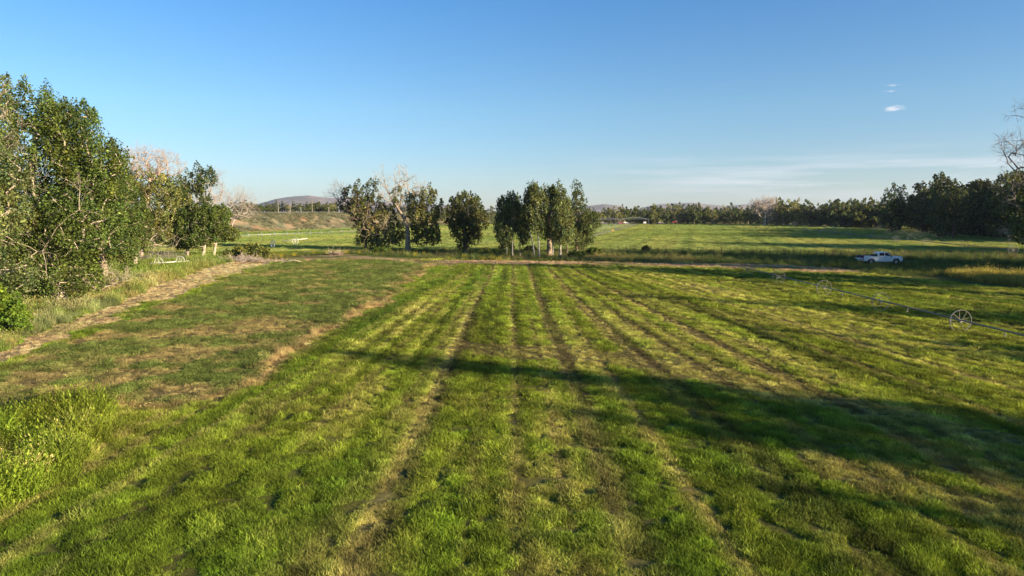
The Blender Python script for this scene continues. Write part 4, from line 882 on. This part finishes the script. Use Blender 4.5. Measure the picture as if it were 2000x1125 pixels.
# road fence along the bench edge
fe = empty('roadside_fence', (0, 0, 0), 0, 'low pale rail fence along the top of the sagebrush bank', 'fence'); rl = MB(); last = None; proto_post = None
for k in range(34):
    px = 478 + k * 6.8; y = 335 + k * 1.1; x = at_dist(px, y); z0 = Z(x, y)
    if proto_post is None: proto_post = MB().box((0, 0, .3), (.16, .16, 1.2)).build('post', M_POLE, fe); o = proto_post
    else: o = proto_post.copy(); C.objects.link(o)
    o.location = (x, y, z0)
    if last: rl.tube(last, (x, y, z0 + .75), .06, .06, 5)
    last = (x, y, z0 + .75)
rl.build('rail', M_METAL, fe)

# field fence beyond the road
ff = empty('wire_fence', (0, 0, 0), 0, 'thin wire fence with crooked dark posts between the road and the far field', 'fence'); wr_ = MB(); last = None; rng = random.Random(3); pp = None
for k in range(60):
    px = 1130 + k * 15.5; py = 494 + max(0, px - 1250) * .0135; x, y = G(px, py)
    if pp is None: pp = MB().tube((0, 0, -.2), (0, 0, 1.25), .05, .045, 6).build('post', M_DARKW, ff); o = pp
    else: o = pp.copy(); C.objects.link(o)
    o.location = (x, y, 0); o.rotation_euler = (rng.uniform(-.06, .06), rng.uniform(-.07, .07) if k != 42 else -.35, 0); o.scale = (1, 1, rng.uniform(.85, 1.1) * (1.25 if k in (38, 42) else 1))
    if last:
        for h in (.45, .8, 1.15): wr_.tube((*last, h), (x, y, h), .007, .007, 3, False)
    last = (x, y)
wr_.build('wire', M_GREYM, ff)

# ------------------------------------------------------------------ white crew cab pickup
def pickup():
    x, y = G(1719, 515.5); o = empty('pickup_truck', (x, y, 0), R(-4), 'white crew cab pickup facing right on the shaded road between the fields', 'pickup truck')
    paint = simple('white_paint', (.78, .80, .82), .25, 0, .04, 1, 0, None, .5); glass, t, b = mat_new('dark_glass'); b.inputs['Base Color'].default_value = (.015, .018, .022, 1); b.inputs['Roughness'].default_value = .05
    black = simple('black_trim', (.02, .02, .022), .5); chrome = simple('silver_rim', (.55, .56, .58), .3, .8); lamp = simple('lamp_lens', (.75, .72, .65), .15); red = simple('red_lens', (.45, .02, .02), .2)
    def arch(cx, r, z, n=9): return [(cx + r * math.cos(a), z + r * math.sin(a)) for a in np.linspace(0, math.pi, n)]
    fx, rx = 1.95, -1.80
    prof = [(2.88, .55), (2.92, .95), (2.85, 1.13), (2.4, 1.19), (1.35, 1.24)] + [(1.20, 1.26), (-.85, 1.26), (-.85, 1.24), (-2.88, 1.24), (-2.92, 1.20), (-2.92, .62), (-2.75, .52)]
    low = [(-2.3, .50)] + [(p_, q) for p_, q in reversed(arch(rx, .50, .47))] + [(-1.25, .42), (1.4, .42)] + [(p_, q) for p_, q in reversed(arch(fx, .50, .47))] + [(2.5, .48)]
    # side panels with wheel arches, hood and floor between
    for s in (-1, 1): MB().prism(prof + low, s * .98, s * .88).build('side_panel', paint, o, None, False, .015)
    MB().box((2.03, 0, 1.12), (1.6, 1.75, .16)).build('hood', paint, o, None, False, .05)
    MB().box((-.0, 0, .55), (5.5, 1.74, .22)).build('chassis', black, o)
    MB().box((-1.87, 0, .78), (2.02, 1.74, .06)).box((-.84, 0, 1.0), (.06, 1.74, .5)).build('cargo_bed', paint, o)
    cab = MB(); W0, W1 = .93, .74; c = [(-.82, 1.24), (-.74, 1.86), (.42, 1.90), (.72, 1.84), (1.36, 1.24)]
    vs = [(a, -(W0 if z < 1.3 else W1), z) for a, z in c] + [(a, (W0 if z < 1.3 else W1), z) for a, z in c]; n = 5
    cab.add(vs, [(i, (i + 1) % n, n + (i + 1) % n, n + i) for i in range(n)] + [tuple(range(n - 1, -1, -1)), tuple(range(n, 2 * n))]); cab.build('cab', paint, o, None, False, .06)
    def sidewin(a, s):
        def yy(z): return s * (W0 + (W1 - W0) * (z - 1.24) / .64 + .006)
        P = [(p_, yy(q), q) for p_, q in a]; Q = [(p_, yy(q) - s * .02, q) for p_, q in a]; m_ = len(a)
        return MB().add(P + Q, [tuple(range(m_)), tuple(range(2 * m_ - 1, m_ - 1, -1))] + [(i, (i + 1) % m_, m_ + (i + 1) % m_, m_ + i) for i in range(m_)])
    for s in (-1, 1):
        sidewin([(-.58, 1.31), (-.54, 1.76), (.17, 1.79), (.17, 1.31)], s).build('window', glass, o); sidewin([(.27, 1.31), (.27, 1.79), (.60, 1.77), (1.08, 1.36), (1.10, 1.31)], s).build('window', glass, o)
        MB().box((.22, s * .982, .85), (.015, .006, .72)).box((-.66, s * .982, .85), (.015, .006, .72)).box((1.16, s * .982, .85), (.015, .006, .72)).build('door_seam', black, o)
        for hx in (-.48, .38): MB().box((hx, s * 1.0, 1.10), (.18, .03, .04)).build('door_handle', black, o)
        MB().box((1.12, s * 1.08, 1.30), (.12, .2, .18)).build('mirror', black, o, None, False, .02)
        for wx in (fx, rx):
            w = MB().tube((wx, s * .72, .40), (wx, s * .96, .40), .40, .40, 28).build('wheel', M_TYRE, o, None, False, .02); MB().tube((wx, s * .955, .40), (wx, s * .972, .40), .25, .23, 20).build('rim', chrome, w)
            MB().ring((wx, s * .985, .45), (0, 1, 0), .53, .02, .05, 32).build('arch_trim', black, w)
        MB().box((2.90, s * .72, .95), (.07, .36, .20)).build('headlight', lamp, o, None, False, .02); MB().box((-2.93, s * .88, 1.0), (.05, .16, .36)).build('tail_light', red, o)
    MB().add([(.76, -.70, 1.83), (.76, .70, 1.83), (1.37, .86, 1.275), (1.37, -.86, 1.275), (.79, -.70, 1.85), (.79, .70, 1.85), (1.40, .86, 1.295), (1.40, -.86, 1.295)], [(0, 1, 2, 3), (7, 6, 5, 4), (0, 4, 5, 1), (1, 5, 6, 2), (2, 6, 7, 3), (3, 7, 4, 0)]).build('windshield', glass, o)
    MB().box((-.80, 0, 1.58), (.03, 1.3, .38), 0, .1).build('rear_window', glass, o)
    MB().box((2.96, 0, .62), (.16, 1.9, .26)).build('front_bumper', black, o, None, False, .04); MB().box((-3.0, 0, .58), (.18, 1.9, .22)).build('rear_bumper', chrome, o, None, False, .04); MB().box((2.93, 0, .93), (.05, 1.05, .30)).build('grille', black, o)
    tg = MB().box((-3.22, 0, .84), (.62, 1.62, .07)).build('tailgate', paint, o, None, False, .02)
    MB().box((-1.0, 0, 1.38), (.34, 1.5, .32)).build('toolbox', black, o, None, False, .02)
    ld = MB(); rg = random.Random(4)
    for k in range(9): ld.box((-2.9 + rg.uniform(-.35, .4), rg.uniform(-.6, .6), 1.02 + rg.uniform(0, .22)), (rg.uniform(.2, .5), rg.uniform(.2, .5), rg.uniform(.12, .4)), rg.uniform(0, 3))
    tag(ld.build('equipment_load', simple('dark_tarp', (.05, .05, .09), .7, 0, .3, 5), None, o.location, False, .02), 'dark jumble of gear on the lowered tailgate of the pickup', 'gear').rotation_euler = o.rotation_euler
    return o
pickup()

# ------------------------------------------------------------------ plant cover as scattered tufts
def tuft_mesh(name, seed, blades, rad, h, w, lean=.35, leafy=False, seedhead=False):
    rng = np.random.default_rng(seed); V = []; Fc = []; S = []
    for i in range(blades):
        a = rng.uniform(0, 6.283); r = rad * math.sqrt(rng.uniform(0, 1)); b0 = np.array([math.cos(a) * r, math.sin(a) * r, -.02]); hh = h * rng.uniform(.5, 1.15) * (1 - .35 * (r / rad) ** 2)
        d = rng.normal(0, lean, 3); d[2] = 1; d /= np.linalg.norm(d); s = np.cross(d, rng.normal(0, 1, 3)); s /= np.linalg.norm(s); sh = rng.uniform(.75, 1.3); n = len(V)
        if leafy:                               # stem leaves: small rhombs up the stem
            for q in range(4):
                c = b0 + d * hh * rng.uniform(.15, 1) + rng.normal(0, w * 1.1, 3); e = rng.normal(0, 1, 3); e /= np.linalg.norm(e); g = np.cross(e, rng.normal(0, 1, 3)); g /= np.linalg.norm(g); n = len(V)
                V += [c - e * w, c - g * w * .6, c + e * w, c + g * w * .6]; Fc.append((n, n + 1, n + 2, n + 3)); S += [sh] * 4
        else:
            m_ = b0 + d * hh * .55; tip = b0 + d * hh + rng.normal(0, .18 * hh, 3) * np.array([1, 1, .3])
            V += [b0 - s * w * .5, b0 + s * w * .5, m_ + s * w * .45, m_ - s * w * .45]; Fc.append((n, n + 1, n + 2, n + 3)); S += [sh * .85, sh * .85, sh, sh]
            V += [m_ - s * w * .45, m_ + s * w * .45, tip, tip - s * w * .1]; Fc.append((n + 4, n + 5, n + 6, n + 7)); S += [sh, sh, sh * 1.15, sh * 1.15]
            if seedhead and rng.uniform() < .5:
                n = len(V); c = tip; V += [c - s * w * .8, c - d * w * 1.5, c + s * w * .8, c + d * w * 2.5]; Fc.append((n, n + 1, n + 2, n + 3)); S += [1.3] * 4
    me = mesh_np(name, np.array(V), np.array(Fc), M_GRASS)
    a = me.color_attributes.new('blade_tone', 'FLOAT_COLOR', 'POINT'); c = np.ones((len(V), 4), np.float32); c[:, :3] = np.array(S)[:, None]; a.data.foreach_set('color', c.ravel()); return me
def scatter(name, x, y, scl, cols, templates, label, seed=0, z=None, tilt=.12):
    n = len(x); rng = np.random.default_rng(seed); z = terrain(x, y) if z is None else z
    me = bpy.data.meshes.new(name); me.vertices.add(n); me.vertices.foreach_set('co', np.stack([x, y, z], 1).astype(np.float32).ravel())
    a = me.attributes.new('col', 'FLOAT_COLOR', 'POINT'); c = np.ones((n, 4), np.float32); c[:, :3] = cols; a.data.foreach_set('color', c.ravel())
    a = me.attributes.new('scl', 'FLOAT_VECTOR', 'POINT'); s3 = np.stack([scl * rng.uniform(.85, 1.2, n), scl * rng.uniform(.85, 1.2, n), scl * rng.uniform(.75, 1.3, n)], 1).astype(np.float32); a.data.foreach_set('vector', s3.ravel())
    a = me.attributes.new('rot', 'FLOAT_VECTOR', 'POINT'); r3 = np.stack([rng.normal(0, tilt, n), rng.normal(0, tilt, n), rng.uniform(0, 6.283, n)], 1).astype(np.float32); a.data.foreach_set('vector', r3.ravel())
    o = link(name, me); tag(o, label, name.replace('_', ' '), None, 'stuff')
    ng = bpy.data.node_groups.new(name + '_scatter', 'GeometryNodeTree'); ng.interface.new_socket('Geometry', in_out='INPUT', socket_type='NodeSocketGeometry'); ng.interface.new_socket('Geometry', in_out='OUTPUT', socket_type='NodeSocketGeometry')
    gi = ng.nodes.new('NodeGroupInput'); go = ng.nodes.new('NodeGroupOutput'); ip = ng.nodes.new('GeometryNodeInstanceOnPoints'); gg = ng.nodes.new('GeometryNodeGeometryToInstance')
    for tm in templates:
        to = bpy.data.objects.new(tm.name, tm); oi = ng.nodes.new('GeometryNodeObjectInfo'); oi.inputs['Object'].default_value = to; ng.links.new(oi.outputs['Geometry'], gg.inputs[0]) if False else None
        g2 = ng.nodes.new('GeometryNodeGeometryToInstance'); ng.links.new(oi.outputs['Geometry'], g2.inputs[0])
        if tm is templates[0]: jn = ng.nodes.new('GeometryNodeJoinGeometry')
        ng.links.new(g2.outputs[0], jn.inputs[0])
    ng.nodes.remove(gg)
    ng.links.new(gi.outputs[0], ip.inputs['Points']); ng.links.new(jn.outputs[0], ip.inputs['Instance']); ip.inputs['Pick Instance'].default_value = True
    def na(nm, tp):
        q = ng.nodes.new('GeometryNodeInputNamedAttribute'); q.data_type = tp; q.inputs[0].default_value = nm; return q.outputs[0]
    ng.links.new(na('scl', 'FLOAT_VECTOR'), ip.inputs['Scale']); ng.links.new(na('rot', 'FLOAT_VECTOR'), ip.inputs['Rotation'])
    ri = ng.nodes.new('FunctionNodeRandomValue'); ri.data_type = 'INT'; ri.inputs[4].default_value = 0; ri.inputs[5].default_value = len(templates) - 1; ng.links.new(ri.outputs[2], ip.inputs['Instance Index'])
    ng.links.new(ip.outputs[0], go.inputs[0])
    md = o.modifiers.new('scatter', 'NODES'); md.node_group = ng; return o
rngn = np.random.default_rng(77)
def frustum_points(n, d0, d1, power=2.0, half=.80):
    """points on the ground seen from the camera side, density falling with distance"""
    t = rngn.uniform(0, 1, n); d = (d0 ** (2 - power) + t * (d1 ** (2 - power) - d0 ** (2 - power))) ** (1 / (2 - power)) if power != 2 else d0 * (d1 / d0) ** t
    return rngn.uniform(-half, half, n) * (d + 1.5), d
T_GRASS = [tuft_mesh('grass_tuft', 500 + i, 54, .19, .135, .011, .55) for i in range(4)]
T_ALF = [tuft_mesh('leafy_tuft', 510 + i, 30, .24, .20, .017, .45, leafy=True) for i in range(4)]
T_TALL = [tuft_mesh('tall_tuft', 520 + i, 44, .28, .52, .015, .34, seedhead=True) for i in range(3)]
T_WEED = [tuft_mesh('weed_tuft', 530 + i, 60, .34, .55, .0115, .42, leafy=True) for i in range(3)]
T_SAGE = [tuft_mesh('sage_tuft', 540 + i, 30, .42, .75, .06, .5, leafy=True) for i in range(3)]
x, y = frustum_points(228000, 12.5, 118, 1.70, .77)
col, dry, zone = fields(x, y)
bright = np.exp(rngn.normal(0, .24, len(x)) + 1.5 * (fbm(x / .45, y / .45, 89, 2) - .5))[:, None]
clump = fbm(x / .55, y / .55, 88, 2)
size = np.clip(.10 + 1.75 * clump, .35, 1.7) * np.clip(.82 + y / 85, .8, 2.1) * rngn.uniform(.75, 1.25, len(x))
keep = rngn.uniform(0, 1, len(x)) < sstep(.24, .46, clump + .04) * np.where(zone == 0, 1 - .40 * dry, np.where(zone == 1, 1 - .5 * dry, np.where((zone == 4) | (zone == 8), .62, 1)))
def sel(m): return x[m], y[m]
C1 = np.clip(col * bright * 1.12, .01, .7); print('tufts', keep.sum(), [(k, int((keep & (zone == k)).sum())) for k in range(12)])
m = keep & (zone == 0); a, b_ = sel(m); scatter('hay_grass', a, b_, size[m] * (1 - .45 * dry[m]), C1[m], T_GRASS, 'green mown hay grass with straw coloured rows', 1)
m = keep & (zone == 1); a, b_ = sel(m); scatter('alfalfa_plants', a, b_, size[m] * .95 * (1 - .35 * dry[m]), C1[m], T_ALF[:2] + T_GRASS[:2], 'dull green leafy regrowth with dry patches left of the mown field', 2)
m = keep & ((zone == 4) | (zone == 8)); a, b_ = sel(m); scatter('dry_grass', a, b_, size[m] * .55, C1[m], T_GRASS, 'short bleached grass on the track along the left trees', 3)
m = (zone == 7); a, b_ = sel(m); scatter('standing_straw', a, b_, size[m] * .42, np.clip(C1[m] * .85, 0, .6), T_TALL, 'pale straw standing along the edge of the mown field', 4)
wfx, wfy = G(330, 522); m = keep & (zone == 3) & (np.hypot((x - wfx) / 3.2, (y - wfy) / 7) > 1); a, b_ = sel(m); scatter('meadow_grass', a, b_, size[m] * np.clip(.2 + 1.2 * fbm(a / 3, b_ / 3, 97), .3, 1.1), C1[m], T_TALL, 'long uncut grass between the left trees and the track', 5)
m = (zone == 2); a, b_ = sel(m); scatter('tall_weeds', a, b_, size[m] * 1.1 * np.clip(fbm(a / 1.2, b_ / 1.2, 99) * 1.9 - .05, .35, 1.4), C1[m], T_WEED[:2] + T_TALL[:2], 'bright yellow green tall weeds at the lower left', 6)
T_FAR = [tuft_mesh('grass_swath', 550 + i, 150, 2.0, .26, .075, .45) for i in range(3)]
x, y = frustum_points(30000, 118, 445, .9, .78); col, dry, zone = fields(x, y); m = (zone == 6) & (x < 170); C1 = np.clip(col * np.exp(rngn.normal(0, .12, len(x)))[:, None], .01, .7)
scatter('field_grass', x[m], y[m], np.clip(y[m] / 260, .7, 1.5), C1[m], T_FAR, 'even short pale green grass of the far hay fields', 12)
x, y = frustum_points(15000, 86, 170, 1.2, .86); col, dry, zone = fields(x, y); bright = np.exp(rngn.normal(0, .25, len(x)))[:, None]; C1 = np.clip(col * bright, .01, .7)
m = (zone == 5); a, b_ = sel(m); cc = C1[m]; yl = (rngn.uniform(0, 1, m.sum()) < .22) & (fbm(a / 6, b_ / 3, 91) > .52) & (a < 8); cc[yl] = (.42, .34, .02)
scatter('roadside_weeds', a, b_, rngn.uniform(.8, 1.9, m.sum()), cc, T_TALL + T_WEED, 'rank weeds with some yellow flowers along the farm road', 7)
q = P_REED; xs = [p[0] for p in q]; ysr = [p[1] for p in q]; n = 9000; a = rngn.uniform(min(xs), max(xs), n); b_ = rngn.uniform(min(ysr), max(ysr), n); m = inpoly(a, b_, q); a = a[m]; b_ = b_[m]
scatter('reed_grass', a, b_, rngn.uniform(.8, 2.2, len(a)) * (.5 + fbm(a / 3, b_ / 3, 98)), np.array([.27, .235, .055]) * np.exp(rngn.normal(0, .25, len(a)))[:, None], T_TALL, 'golden topped tall grass strip at the right below the road', 8)
# sagebrush on the bank
n = 60000; a = rngn.uniform(-230, 20, n); b_ = rngn.uniform(150, 470, n); z_ = terrain(a, b_); m = (z_ > .5) & (z_ < 7.45) & (fbm(a / 6, b_ / 6, 93) > .44) & (np.abs(a) < b_ * .85); a, b_ = a[m][:9000], b_[m][:9000]
scatter('sagebrush', a, b_, rngn.uniform(.8, 2.1, len(a)), np.array([.17, .175, .10]) * np.exp(rngn.normal(0, .3, len(a)))[:, None], T_SAGE, 'grey green sagebrush dotted over the sandy bank', 9, None, .2)
n = 2600; a, b_ = G(330, 560); x = rngn.uniform(-45, -8, n); y = rngn.uniform(28, 100, n); c_, d_, zz = fields(x, y); m = (zz == 3) & (fbm(x / 5, y / 5, 95) > .54)
scatter('sage_plants', x[m], y[m], rngn.uniform(.35, .75, m.sum()), np.array([.20, .24, .13]) * np.exp(rngn.normal(0, .2, m.sum()))[:, None], T_SAGE, 'silvery low plants in the long grass beside the track', 10)
